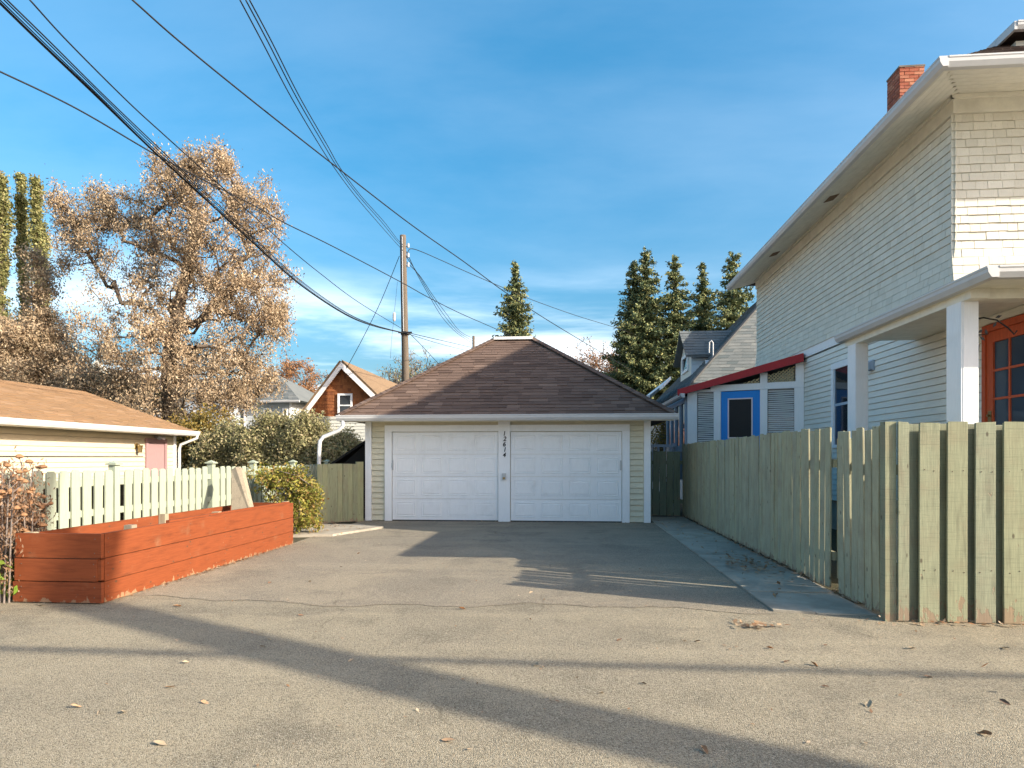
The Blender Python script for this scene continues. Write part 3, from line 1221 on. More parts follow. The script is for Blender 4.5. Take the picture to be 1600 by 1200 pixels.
# double-hung window in the lower wall
wy0, wy1, wz0, wz1 = 12.42, 13.50, 1.72, 3.36
m = MB()
x = HX - .05
for (ya, yb, za, zb) in ((wy0, wy0 + .12, wz0, wz1), (wy1 - .12, wy1, wz0, wz1), (wy0 + .121, wy1 - .121, wz1 - .13, wz1), (wy0 - .03, wy1 + .03, wz0 - .06, wz0 - .001)):
    m.box(x, HX + .0, ya, yb, za, zb)
win = part('window', m, M['white'], house)
m = MB()
midz = (wz0 + wz1) / 2 - .05
m.box(HX - .03, HX - .002, wy0 + .122, wy1 - .122, midz, midz + .05)
for ya in (wy0 + .122, wy1 - .157):
    m.box(HX - .028, HX - .002, ya, ya + .035, wz0, wz1 - .131)
part('sash', m, M['greyblue'], win)
m = MB()
m.box(HX - .024, HX - .018, wy0 + .13, wy1 - .13, wz0, wz1 - .131)
part('pane', m, M['glass'], win)
# grey vent hood on the wall
m = MB()
vy = YX(1364, HX)
m.box(HX - .05, HX - .001, vy - .09, vy + .09, 3.0, 3.18)
m.prism([(HX - .05, vy - .075, 3.02), (HX - .15, vy - .075, 2.99), (HX - .13, vy - .075, 3.12), (HX - .05, vy - .075, 3.165)], (0, .15, 0))
part('vent_hood', m, M['greyblue'], house)
# orange-red glazed porch door
dy0, dy1, dz0, dz1 = 7.55, 8.66, .82, 3.05
m = MB()
m.box(HX - .05, HX - .005, dy0, dy0 + .12, dz0, dz1)
m.box(HX - .05, HX - .005, dy1 - .12, dy1, dz0, dz1)
m.box(HX - .05, HX - .005, dy0 + .121, dy1 - .121, dz1 - .14, dz1)
m.box(HX - .05, HX - .005, dy0 + .121, dy1 - .121, dz0, dz0 + .3)
ncol, nrow = 3, 5
for i in range(1, ncol):
    yy = dy0 + .12 + (dy1 - dy0 - .24) * i / ncol
    m.box(HX - .045, HX - .01, yy - .014, yy + .014, dz0 + .301, dz1 - .141)
for j in range(1, nrow):
    zz = dz0 + .3 + (dz1 - dz0 - .44) * j / nrow
    m.box(HX - .046, HX - .0095, dy0 + .1215, dy1 - .1215, zz - .014, zz + .014)
for ya, yb in ((dy0 - .13, dy0 - .003), (dy1 + .003, dy1 + .07)):
    m.box(HX - .07, HX - .0, ya, yb, dz0, dz1 + .09)
m.box(HX - .0705, HX - .0, dy0 - .002, dy1 + .002, dz1 + .004, dz1 + .09)
door = part('porch_door', m, M['rust_door'], house)
for i in range(ncol):
    for j in range(nrow):
        ya = dy0 + .12 + (dy1 - dy0 - .24) * i / ncol
        yb = dy0 + .12 + (dy1 - dy0 - .24) * (i + 1) / ncol
        za = dz0 + .3 + (dz1 - dz0 - .44) * j / nrow
        zb = dz0 + .3 + (dz1 - dz0 - .44) * (j + 1) / nrow
        mm = MB()
        mm.box(HX - .03, HX - .024, ya + .003, yb - .003, za + .003, zb - .003)
        part('pane', mm, M['glass_blue'], door)
m = MB()
m.tube([(HX - .05, dy1 - .06, 1.72), (HX - .11, dy1 - .06, 1.72)], .012, 8)
m.tube([(HX - .11, dy1 - .06, 1.72), (HX - .135, dy1 - .06, 1.72)], [.03, .027], 10)
m.box(HX - .056, HX - .049, dy1 - .095, dy1 - .03, 1.88, 2.05)
m.tube([(HX - .055, dy1 - .062, 1.99), (HX - .085, dy1 - .062, 1.99)], .016, 8)
part('door_handle', m, M['brass'], door)
# wrought iron bracket with leaves, hanging beside the near post
iron = MB()
bx, by, bz = 4.492, 7.52, 2.95
pts = [(bx, by, bz + .04), (bx + .12, by, bz + .06), (bx + .26, by, bz + .03), (bx + .38, by, bz - .06), (bx + .44, by, bz - .13), (bx + .47, by, bz - .09)]
iron.tube(pts, .008, 6)
iron.tube([(bx, by, bz - .13), (bx + .1, by, bz - .13), (bx + .17, by, bz - .12)], .006, 6)
for ax, az, r in ((.09, -.09, 40), (.11, -.17, -40), (.15, -.1, 100), (.24, -.02, 60), (.28, .07, 20)):
    c = Vector((bx + ax, by, bz + az))
    an = math.radians(r)
    dx, dz = math.cos(an), math.sin(an)
    iron.prism([c + Vector((dx * .035, 0, dz * .035)), c + Vector((-dz * .016, 0, dx * .016)), c - Vector((dx * .035, 0, dz * .035)), c + Vector((dz * .016, 0, -dx * .016))], (0, .006, 0))
solo('iron_bracket', iron, M['black'], (bx, by, bz), 'curly black iron bracket with small leaves on the near white porch post', 'bracket')
m = MB()
m.box(4.492, 4.525, 7.47, 7.55, 2.60, 2.72)
m.tube([(4.525, 7.51, 2.55), (4.525, 7.51, 2.71)], [.025, .038], 8)
solo('porch_lantern', m, M['black'], (4.492, 7.51, 2.55), 'small black lantern on the inner side of the near white porch post', 'lamp')

# ================================================================== ENCLOSED PORCH WITH RED FASCIA
PR = Vector((HX - .04, 15.08, 0))
PL = Vector((2.97, 16.06, 0))
pd = (PL - PR)
plen = pd.length
pdir = pd / plen
pin = Vector((-pdir.y, pdir.x, 0))
if pin.y < 0:
    pin = -pin                                # into the building (away from the camera)


def pc(u):
    """distance along the porch front (from the house wall) seen in pixel column u"""
    xc = (u - 800) / 1000
    d = Vector((xc * CS - SN, xc * SN + CS))
    # PR + s*pdir = t*d
    a = np.array([[pdir.x, -d.x], [pdir.y, -d.y]])
    s, t = np.linalg.solve(a, np.array([-PR.x, -PR.y]))
    return float(s)


def pz(u, v):
    s = pc(u)
    p = PR + pdir * s
    Z = -p.x * SN + p.y * CS
    return CAM_H + (HOR - v) / 1000 * Z


def pbox(mb, s0, s1, z0, z1, d0, d1):
    q = [PR + pdir * s0 + pin * d0, PR + pdir * s1 + pin * d0, PR + pdir * s1 + pin * d1, PR + pdir * s0 + pin * d1]
    mb.prism([(p.x, p.y, z0) for p in q], (0, 0, z1 - z0))
    return mb


epo = thing('enclosed_porch', tuple(PL), 'white framed enclosed back porch with dark red roof edge and bright blue door', 'porch')
zsill = 1.80
zbeam0, zbeam1 = 3.06, 3.21
cols_ = [pc(u) for u in (1257, 1241, 1240, 1200, 1199, 1187, 1126.5, 1115, 1089, 1074)]
for (ua, ub) in ((1256, 1241), (1199, 1187.5), (1126, 1115), (1089, 1074)):
    m = MB()
    pbox(m, pc(ua), pc(ub), .9, zbeam0 if ua < 1250 else zbeam0, 0, .12)
    part('post', m, M['white'], epo)
m = MB()
pbox(m, pc(1256), pc(1110), zbeam0 + .001, zbeam1, -.01, .12)
part('header_beam', m, M['white'], epo)
m = MB()
pbox(m, pc(1110), pc(1074), zbeam0 + .001, 3.12, -.005, .12)
part('header_end', m, M['white'], epo)
for ua, ub in ((1256, 1243), (1199, 1187.5)):
    m = MB()
    s = pc(ub)
    pbox(m, pc(ua), s, zbeam1 + .001, 3.72 - .30 * s, 0.002, .1)
    part('stub_post', m, M['white'], epo)
for (ua, ub) in ((1241, 1199), (1115, 1089)):
    m = MB()
    pbox(m, pc(ua), pc(ub), .9, zsill, 0, .1)
    part('sill_panel', m, M['white'], epo)
    fr = MB()
    n = 26
    for k in range(n):
        za = zsill + .02 + (zbeam0 - zsill - .04) * k / n
        tl = .006 * math.sin(k * 1.7)
        q0 = PR + pdir * (pc(ua) + .012) + pin * .045
        q1 = PR + pdir * (pc(ub) - .012) + pin * .045
        fr.prism([(q0.x, q0.y, za + tl), (q1.x, q1.y, za - tl), (q1.x + pin.x * .022, q1.y + pin.y * .022, za - tl + .03), (q0.x + pin.x * .022, q0.y + pin.y * .022, za + tl + .03)], (0, 0, .003))
    part('blind', fr, M['blind'], epo)
    m = MB()
    pbox(m, pc(ua), pc(ub), zsill, zbeam0, .085, .095)
    part('pane', m, M['glass'], epo)
m = MB()
s0, s1 = pc(1187), pc(1126.5)
dz1 = 3.05
wa, wb = pc(1176), pc(1137)
za, zb = 1.92, 2.88
pbox(m, s0, wa, .95, dz1, .02, .07)
pbox(m, wb, s1, .95, dz1, .0201, .07)
pbox(m, wa, wb, zb, dz1 - .001, .0202, .07)
pbox(m, wa, wb, .95, za, .0203, .07)
bd = part('blue_door', m, M['blue'], epo)
m = MB()
for (a_, b_, c_, d_) in ((wa, wa + .03, za, zb), (wb - .03, wb, za, zb), (wa + .031, wb - .031, za, za + .03), (wa + .031, wb - .031, zb - .03, zb)):
    pbox(m, a_, b_, c_, d_, .0, .03)
part('door_frame', m, M['pale_pink'], bd)
m = MB()
pbox(m, wa + .02, wb - .02, za + .02, zb - .02, .012, .02)
part('screen', m, M['screen'], bd)
# lattice between beam and sloping roof
lat = MB()


def ztop(s):
    return 3.62 - .30 * s


for (ua, ub) in ((1241, 1200), (1186, 1152)):
    a, b = pc(ua), pc(ub)
    for sgn in (1, -1):
        k = a - 1.0
        while k < b + 1.0:
            # line z = zbeam1 + sgn*(s-k)
            ss = np.linspace(a, b, 40)
            ins = [s for s in ss if zbeam1 <= zbeam1 + sgn * (s - k) <= ztop(s)]
            if len(ins) > 1:
                p0 = PR + pdir * ins[0] + pin * (.03 + .008 * (sgn > 0))
                p1 = PR + pdir * ins[-1] + pin * (.03 + .008 * (sgn > 0))
                lat.bar((p0.x, p0.y, zbeam1 + sgn * (ins[0] - k)), (p1.x, p1.y, zbeam1 + sgn * (ins[-1] - k)), .006, .022)
            k += .075
part('lattice', lat, m_paint('tan_lattice_paint', (.55, .47, .28)), epo, kind='stuff')
# roof with the red fascia
sA, sB = -.03, plen + .2
zA, zB = 3.63, 2.98
p0, p1 = PR + pdir * sA - pin * .2, PR + pdir * sB - pin * .2
m = MB()
m.prism([(p0.x, p0.y, zA), (p1.x, p1.y, zB), (p1.x, p1.y, zB + .155), (p0.x, p0.y, zA + .19)], (pin.x * .04, pin.y * .04, 0))
part('red_fascia', m, M['red'], epo)
m = MB()
q0, q1 = p0 + pin * .041, p1 + pin * .041
m.prism([(q0.x, q0.y, zA + .02), (q1.x, q1.y, zB + .02), (q1.x, q1.y, zB + .15), (q0.x, q0.y, zA + .18)], (pin.x * 3.3, pin.y * 3.3, 0))
part('roof', m, M['grey_roof'], epo)
# left side of the porch: grey-blue posts and panes, running away from the camera
side_y0, side_y1 = PL.y + .14, 19.2
m = MB()
m.box(PL.x - .03, PL.x + .05, side_y0, side_y1, 1.62, 1.78)
m.box(PL.x - .03, PL.x + .05, side_y0, side_y1, 2.84, 2.99)
part('side_rail', m, M['greyblue'], epo)
ys = np.linspace(side_y0, side_y1 - .1, 5)
for y in ys:
    m = MB()
    m.box(PL.x - .035, PL.x + .055, y, y + .1, .9, 2.835)
    part('side_post', m, M['greyblue'], epo)
for ya, yb in zip(ys[:-1], ys[1:]):
    m = MB()
    m.box(PL.x + .01, PL.x + .016, ya + .101, yb - .001, 1.781, 2.839)
    part('side_pane', m, M['glass_blue'], epo)
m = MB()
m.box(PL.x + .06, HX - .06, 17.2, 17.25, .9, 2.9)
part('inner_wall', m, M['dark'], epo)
m = MB()
gutter_run(m, (PL.x - .12, PL.y - .3, 3.02), (PL.x - .12, side_y1 + .3, 3.02), (-1, 0, 0), .1, .1)
part('side_gutter', m, M['gutter'], epo)
# railing beyond the dark gate
m = MB()
for k in range(7):
    x = 1.95 + k * .16
    m.box(x, x + .05, 17.4, 17.45, .9, 1.75)
m.box(1.9, 2.9, 17.38, 17.47, 1.751, 1.82)
m.box(1.9, 2.9, 17.385, 17.465, .82, .899)
for x in (1.92, 2.85):
    m.box(x, x + .08, 17.47, 17.55, 0, 1.85)
solo('railing', m, M['greyblue'], (2.4, 17.4, 0), 'pale grey railing behind the dark green gate beside the enclosed porch', 'railing')

# ================================================================== FENCES ON THE RIGHT
FX = 2.86
FH = 1.77


def board_meshes(mat, w, t, h, n, ear=0, seed=1, warp=.006):
    rs = random.Random(seed)
    out = []
    for i in range(n):
        m = MB()
        a, b = w / 2, t / 2
        c = .003
        cs_ = [(-a + c, -b), (a - c, -b), (a, -b + c), (a, b - c), (a - c, b), (-a + c, b), (-a, b - c), (-a, -b + c)]
        hh = [h + rs.uniform(-.008, .008) for _ in range(3)]
        lv = [0, h * .5, None]
        vs = []
        ox = [0, rs.uniform(-warp, warp) * .5, rs.uniform(-warp, warp)]
        oy = [0, rs.uniform(-warp, warp), rs.uniform(-warp, warp)]
        for k in range(3):
            for (x, y) in cs_:
                z = lv[k] if lv[k] is not None else h + (x / a) * rs.choice((-1, 1)) * .004 + rs.uniform(-.004, .004)
                if k == 2 and ear and abs(x) > a - c * 1.5:
                    z -= ear
                vs.append((x + ox[k], y + oy[k], z))
        fs = [tuple(range(7, -1, -1)), tuple(range(16, 24))]
        for k in range(2):
            for q in range(8):
                r = (q + 1) % 8
                fs.append((k * 8 + q, k * 8 + r, k * 8 + 8 + r, k * 8 + 8 + q))
        m.add(vs, fs)
        out.append(m.mesh('fence_board', [mat]))
    return out


def lay_boards(parent, meshes, p, q, pitch, z0, rot, rs, gap=0.0, dz=.02, lean=.006, name='fence_board', mid=None):
    p, q = Vector(p), Vector(q)
    L = (q - p).length
    d = (q - p) / L
    k = pitch / 2
    while k < L - pitch * .3:
        c = p + d * k
        put(name, rs.choice(meshes), (c.x, c.y, z0 + rs.uniform(-.5, .5) * dz), parent, (rs.uniform(-lean, lean), rs.uniform(-lean, lean), rot + rs.uniform(-.02, .02)))
        k += pitch + rs.uniform(-.004, gap)


rs = random.Random(31)
# long side fence
sf = thing('board_fence', (FX, 11.5, 0), 'long shaded olive board fence along the concrete walk, from dark gate towards alley', 'fence')
bm_side = board_meshes(M['green_side'], .134, .02, 1.73, 7, seed=4)
lay_boards(sf, bm_side, (FX - .022, 7.17, 0), (FX - .022, 9.3, 0), .139, .055, math.pi / 2, rs, gap=.011, dz=.035)
lay_boards(sf, bm_side, (FX - .022, 9.3, 0), (FX - .022, 16.0, 0), .137, .055, math.pi / 2, rs, gap=.005, dz=.03)
for zz in (.35, 1.35):
    m = MB()
    m.box(FX + .0, FX + .04, 7.15, 16.0, zz, zz + .09)
    part('rail', m, M['green_side'], sf)
for y in (6.99, 9.6, 12.0, 14.4, 15.95):
    m = MB()
    m.box(FX + .042, FX + .13, y, y + (.17 if y < 7.2 else .09), 0 if y > 7.2 else .16, 1.66)
    part('fence_post', m, M['green'] if y < 7.2 else M['green_side'], sf)
# gate leaf at the near end
ga = thing('fence_gate', (FX, 6.55, 0), 'narrow olive green board gate with bright gaps between its boards next to the fence corner', 'gate')
bm_gate = board_meshes(M['green_side'], .128, .02, 1.68, 4, seed=9)
lay_boards(ga, bm_gate, (FX - .022, 6.06, 0), (FX - .022, 7.0, 0), .141, .045, math.pi / 2, rs, gap=.012, dz=.05, lean=.012)
for zz in (.38, 1.32):
    m = MB()
    m.box(FX, FX + .035, 6.08, 7.0, zz, zz + .09)
    part('rail', m, M['green_side'], ga)
# alley fence: board on board
af = thing('board_fence', (4.6, 5.95, 0), 'pale green board fence with peeling paint facing the alley at right', 'fence')
AY = 5.93
bm_front = board_meshes(M['green'], .168, .022, 1.75, 6, seed=13, warp=.004)
bm_back = board_meshes(M['green'], .19, .022, 1.73, 4, seed=14, warp=.004)
m = MB()
m.box(FX - .045, FX + .05, AY + .0, AY + .095, 0.0, 1.775)
part('corner_post', m, M['green'], af)
k = FX + .12
put('fence_board', bm_front[0], (FX + .10, AY - .012, .02), af, (0, 0, 0)).scale = (.55, 1, 1)
x = FX + .315
while x < 8.5:
    put('fence_board', rs.choice(bm_front), (x, AY - .012, .015 + rs.uniform(-.008, .008)), af, (rs.uniform(-.002, .002), rs.uniform(-.003, .003), rs.uniform(-.012, .012)))
    x += .236 + rs.uniform(-.004, .004)
x = FX + .197
while x < 8.5:
    put('fence_board', rs.choice(bm_back), (x, AY + .055, .02 + rs.uniform(-.012, .008)), af, (0, rs.uniform(-.003, .003), 0))
    x += .236 + rs.uniform(-.004, .004)
nm = MB()
rn = random.Random(5)
x = FX + .315
while x < 6.4:
    for zz in (.46, 1.34):
        for dx in (-.045, .045):
            p_ = Vector((x + dx + rn.uniform(-.008, .008), AY - .0225, zz + rn.uniform(-.012, .012)))
            nm.tube([p_, p_ - Vector((0, .003, 0))], .0048, 6)
    x += .236
part('nail_heads', nm, m_plain('rusty_nail', (.08, .05, .035), .8), af, kind='stuff')
for zz in (.42, 1.3):
    m = MB()
    m.box(FX + .051, 8.5, AY + .070, AY + .11, zz, zz + .09)
    part('rail', m, M['green'], af)
# dark gate between garage and fence
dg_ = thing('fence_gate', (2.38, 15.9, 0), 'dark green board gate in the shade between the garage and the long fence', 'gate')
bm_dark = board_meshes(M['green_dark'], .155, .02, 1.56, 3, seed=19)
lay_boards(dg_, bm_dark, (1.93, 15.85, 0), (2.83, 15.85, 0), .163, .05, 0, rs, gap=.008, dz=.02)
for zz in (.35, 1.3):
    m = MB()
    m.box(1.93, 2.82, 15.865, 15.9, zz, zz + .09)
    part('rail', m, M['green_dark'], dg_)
# green gate left of the garage
lg = thing('fence_gate', (-5.05, 13.45, 0), 'short olive green board gate left of the garage, its foot in the sun', 'gate')
bm_lg = board_meshes(M['green_gate'], .121, .02, 1.29, 4, seed=23)
LG0, LG1 = Vector((-5.36, 13.40, 0)), Vector((-4.69, 14.166, 0))
lga = math.atan2(LG1.y - LG0.y, LG1.x - LG0.x)
lay_boards(lg, bm_lg, LG0, LG1, .123, .03, lga, rs, gap=.003, dz=.012, lean=.004)
m = MB()
m.prism([(-4.735, 14.14, 0), (-4.62, 14.28, 0), (-4.66, 14.32, 0), (-4.775, 14.18, 0)], (0, 0, 1.37))
part('gate_post', m, M['green_gate'], lg)
for zz in (.3, 1.0):
    m = MB()
    m.bar((-5.39, 13.43, zz), (-4.76, 14.15, zz), .03, .08)
    part('rail', m, M['green_gate'], lg)
# dark sloping lean-to behind that gate
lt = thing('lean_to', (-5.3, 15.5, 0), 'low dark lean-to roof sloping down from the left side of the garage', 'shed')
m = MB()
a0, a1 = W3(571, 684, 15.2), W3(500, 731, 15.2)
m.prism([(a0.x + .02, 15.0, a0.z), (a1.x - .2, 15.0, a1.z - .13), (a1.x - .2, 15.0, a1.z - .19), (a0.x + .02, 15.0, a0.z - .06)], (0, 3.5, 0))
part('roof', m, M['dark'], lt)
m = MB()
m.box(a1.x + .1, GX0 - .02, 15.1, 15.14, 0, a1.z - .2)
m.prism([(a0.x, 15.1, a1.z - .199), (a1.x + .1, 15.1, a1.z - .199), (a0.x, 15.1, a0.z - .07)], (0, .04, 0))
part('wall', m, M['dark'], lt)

# ================================================================== ORANGE PLANTER
PX0, PX1, PY0, PY1 = -5.50, -4.58, 5.96, 10.42
pl = thing('planter_box', ((PX0 + PX1) / 2, (PY0 + PY1) / 2, 0), 'long orange stained plank planter box beside the driveway on the left', 'planter')
zs = [.012, .225, .455, .705]
rs = random.Random(41)
for i, (a, b) in enumerate(zip(zs[:-1], zs[1:])):
    jx = rs.uniform(-.006, .006)
    m = MB()
    # near end
    m.box(PX0 + (-.0 if i else -.02) + (.0 if i != 2 else .01), PX1 - (.045 if i % 2 else .002) - .0, PY0 + jx - .0, PY0 + .042 + jx, a + .004, b - .005)
    part('end_plank', m, M['orange'], pl, origin=(PX0, PY0, 0))
    m = MB()
    m.box(PX1 - .04, PX1 + (.004 if i == 1 else 0), PY0 + (.046 if i != 1 else .0435), PY1 - .05, a + .003, b - .004)
    part('side_plank', m, M['orange'], pl, origin=(PX1, PY0, 0))
    m = MB()
    m.box(PX0, PX0 + .04, PY0 + .046, PY1 - .05, a + .003, b - .004 - (.02 if i == 2 else 0))
    part('side_plank', m, M['orange'], pl, origin=(PX0, PY0, 0))
    m = MB()
    m.box(PX0 + .0, PX1, PY1 - .046, PY1 - .004, a + .003, b - .004)
    part('end_plank', m, M['orange'], pl, origin=(PX0, PY1, 0))
m = MB()
m.box(PX1 - .044, PX1 - .004, PY0 + .003, PY0 + .0425, .24, .44)
part('corner_filler', m, M['orange'], pl)
m = MB()
m.box(PX1 - .085, PX1 - .041, PY0 + 1.15, PY1 - .06, .60, .725)
part('inner_ledger', m, M['orange'], pl)
for (x, y) in ((PX1 - .13, PY0 + .5), (PX1 - .13, PY0 + 2.2), (PX0 + .045, PY0 + 2.2), (PX0 + .045, PY0 + .06), (PX1 - .13, PY1 - .15), (PX0 + .045, PY1 - .15)):
    m = MB()
    m.box(x, x + .088, y, y + .085, .05, .70 if x < -5 else .735)
    part('corner_stake', m, M['rawwood'], pl)
m = MB()
for zz in (.07, .17, .28, .40, .51, .65):
    for x in (PX0 + .07, PX1 - .07):
        p_ = Vector((x + rs.uniform(-.01, .01), PY0 - .007, zz))
        m.tube([p_, p_ - Vector((0, .003, 0))], .006, 6)
    for y in (PY0 + .08, PY0 + 1.5, PY0 + 2.3, PY0 + 3.4, PY1 - .1):
        p_ = Vector((PX1 + .0045, y + rs.uniform(-.01, .01), zz))
        m.tube([p_, p_ + Vector((.003, 0, 0))], .006, 6)
part('screw_heads', m, m_plain('dull_screw', (.12, .08, .06), .6), pl, kind='stuff')
m = MB()
nx, ny = 8, 24
for j in range(ny + 1):
    for i in range(nx + 1):
        m.v.append((PX0 + .041 + (PX1 - PX0 - .082) * i / nx, PY0 + .045 + (PY1 - PY0 - .095) * j / ny, .44 + rs.uniform(-.03, .03)))
for j in range(ny):
    for i in range(nx):
        a = j * (nx + 1) + i
        m.f.append((a, a + 1, a + nx + 2, a + nx + 1))
        m.mi.append(0)
part('soil', m, M['soil'], pl)

# ================================================================== MINT PICKET FENCE
QX = -6.0
pf = thing('picket_fence', (QX, 10, 0), 'pale mint picket fence with capped posts behind the orange planter', 'fence')
rs = random.Random(51)
pk = []
for i in range(4):
    m = MB()
    w = .136
    a = w / 2
    h = 1.24 + rs.uniform(-.01, .01)
    m.prism([(-a, -.01, 0), (a, -.01, 0), (a, -.01, h - .03), (a - .03, -.01, h), (-a + .03, -.01, h), (-a, -.01, h - .03)], (0, .02, 0))
    pk.append(m.mesh('picket', [M['mint']]))
bk = []  # backing boards added so the picket gaps read dark
for i in range(3):
    m = MB()
    m.prism([(-.092, -.01, 0), (.092, -.01, 0), (.092, .01, 0), (-.092, .01, 0)], (0, 0, 1.04 + .015 * i))
    bk.append(m.mesh('shade_backing', [M['gap_shade']]))
pposts = [6.15, 8.02, 10.35, 11.8, 13.6, 15.6]
y = 6.2
while y < 15.7:
    if min(abs(y - p) for p in pposts) > .09:
        put('picket', rs.choice(pk), (QX + .045, y, .06 + rs.uniform(-.008, .008)), pf, (0, rs.uniform(-.006, .006), math.pi / 2))
    put('shade_backing', rs.choice(bk), (QX - .11, y + .093, .05), pf, (0, 0, math.pi / 2))
    y += .186
for zz in (.32, .72, 1.10):
    if zz == .32:
        continue
    m = MB()
    m.box(QX - .005, QX + .033, 6.15, 15.7, zz, zz + .085)
    part('rail', m, M['mint'], pf)
m = MB()
m.box(QX - .005, QX + .033, 6.15, 15.7, .22, .305)
part('rail', m, M['mint'], pf)
for y in pposts:
    m = MB()
    m.box(QX - .03, QX + .065, y - .048, y + .048, 0, 1.36)
    po = part('fence_post', m, M['mint'], pf)
    m = MB()
    m.box(QX - .055, QX + .09, y - .073, y + .073, 1.361, 1.385)
    m.add([(QX - .04, y - .058, 1.385), (QX + .075, y - .058, 1.385), (QX + .075, y + .058, 1.385), (QX - .04, y + .058, 1.385), (QX + .017, y, 1.42)], [(0, 1, 4), (1, 2, 4), (2, 3, 4), (3, 0, 4)])
    part('post_cap', m, M['mint'], po)
# weathered plank leaning in the planter's far end
m = MB()
b0, b1 = W3(377, 795, 9.9), W3(368, 731, 10.4)
b0.z = .44
m.add([(b0.x - .16, b0.y, .42), (b0.x + .22, b0.y - .02, .42), (b1.x + .10, b1.y, 1.27), (b1.x + .0, b1.y, 1.31), (b1.x - .07, b1.y, 1.26),
       (b0.x - .16, b0.y + .12, .42), (b0.x + .22, b0.y + .10, .42), (b1.x + .10, b1.y + .10, 1.27), (b1.x + .0, b1.y + .10, 1.31), (b1.x - .07, b1.y + .10, 1.26)],
      [(0, 1, 2, 3, 4), (9, 8, 7, 6, 5), (0, 5, 6, 1), (1, 6, 7, 2), (2, 7, 8, 3), (3, 8, 9, 4), (4, 9, 5, 0)])
solo('driftwood', m, M['rawwood'], tuple(b0), 'pointed grey weathered slab of wood standing at the far end of the planter', 'driftwood')

# ================================================================== LEFT NEIGHBOUR'S GARAGE
NX, NY0, NY1 = -11.0, 7.0, 17.2
ng = thing('garage', (NX, NY1, 0), 'low cream neighbour garage with tan shingle roof and dusty pink side door at left', 'garage')
m = MB()
m.box(NX - 6.0, NX - .02, NY0, NY1, 0, 2.10)
part('wall', m, M['cream2'], ng)
z = .1
while z < 2.08:
    m = MB()
    h = min(.115, 2.09 - z)
    m.prism([(NX - .019, NY0, z), (NX + .012, NY0, z), (NX - .004, NY0, z + h - .010), (NX - .019, NY0, z + h - .010)], (0, NY1 - NY0 - .1, 0))
    part('siding_board', m, M['cream2'], ng, origin=(NX, NY0, z))
    z += .115
m = MB()
m.box(NX - .022, NX + .02, NY1 - .1, NY1 + .01, 0, 2.095)
part('corner_trim', m, M['white'], ng)
ex, ez = NX + .45, 2.20
rxr, rzr = NX - 3.0, 3.40
ny0, ny1 = NY0 - .4, NY1 + .28
m = MB()
m.add([(ex, ny0, ez), (ex, ny1, ez), (rxr, ny1, rzr), (rxr, ny0, rzr), (2 * rxr - ex, ny0, ez), (2 * rxr - ex, ny1, ez)], [(0, 1, 2, 3), (3, 2, 5, 4), (0, 3, 4), (1, 5, 2)])
part('roof', m, M['tan_roof'], ng)
part('roof_shingles', course_strips((ex, ny0, ez), (ex, ny1, ez), (rxr, ny0, rzr), (rxr, ny1, rzr), 26, th=.016), M['tan_roof'], ng, kind='stuff')
m = MB()
gutter_run(m, (ex + .005, ny0, ez + .012), (ex + .005, ny1, ez + .012), (1, 0, 0), .12, .125)
part('gutter', m, M['gutter'], ng)
m = MB()
m.box(NX - .02, ex - .001, ny0, ny1 - .02, 2.082, 2.1)
part('soffit', m, M['soffit'], ng)
m = MB()
m.tube([(ex + .06, ny1 - .06, 2.1), (ex + .06, ny1 - .06, 2.03), (ex - .1, ny1 - .1, 1.95), (NX + .12, NY1 + .06, 1.84), (NX + .08, NY1 + .06, 1.7), (NX + .08, NY1 + .06, .1)], .04, 8)
part('downspout', m, M['gutter'], ng, smooth=True)
pdy0, pdy1 = 15.88, 16.76
m = MB()
for (ya, yb, za, zb) in ((pdy0, pdy0 + .09, 0, 1.98), (pdy1 - .09, pdy1, 0, 1.98), (pdy0 + .091, pdy1 - .091, 1.89, 1.98)):
    m.box(NX - .02, NX + .05, ya, yb, za, zb)
df = part('door_casing', m, M['pink'], ng)
m = MB()
m.box(NX - .02, NX + .012, pdy0 + .091, pdy1 - .091, 0, 1.888)
part('door_leaf', m, M['pink'], df)
ly = YX(212, NX)
m = MB()
m.box(NX + .009, NX + .03, ly - .05, ly + .05, 1.70, 1.83)
m.tube([(NX + .03, ly, 1.82), (NX + .10, ly, 1.80), (NX + .12, ly, 1.76)], .015, 6)
m.tube([(NX + .12, ly, 1.78), (NX + .12, ly, 1.74), (NX + .12, ly, 1.60)], [.075, .06, .045], 10)
part('wall_lamp', m, M['brass'], ng)
m = MB()
fy = (pdy0 + pdy1) / 2
m.box(NX + .03, NX + .07, fy - .08, fy + .08, 1.99, 2.05)
for sg in (-1, 1):
    m.tube([(NX + .07, fy + sg * .06, 2.02), (NX + .2, fy + sg * .12, 1.99)], [.03, .055], 8)
part('flood_lamp', m, M['steel'], ng)
# long cable clipped along the siding is part of the wall
m = MB()
m.tube([(NX + .014, NY0, 1.5), (NX + .014, 12, 1.49), (NX + .014, 15.8, 1.5)], .008, 5)
part('wall_cable', m, M['black'], ng)


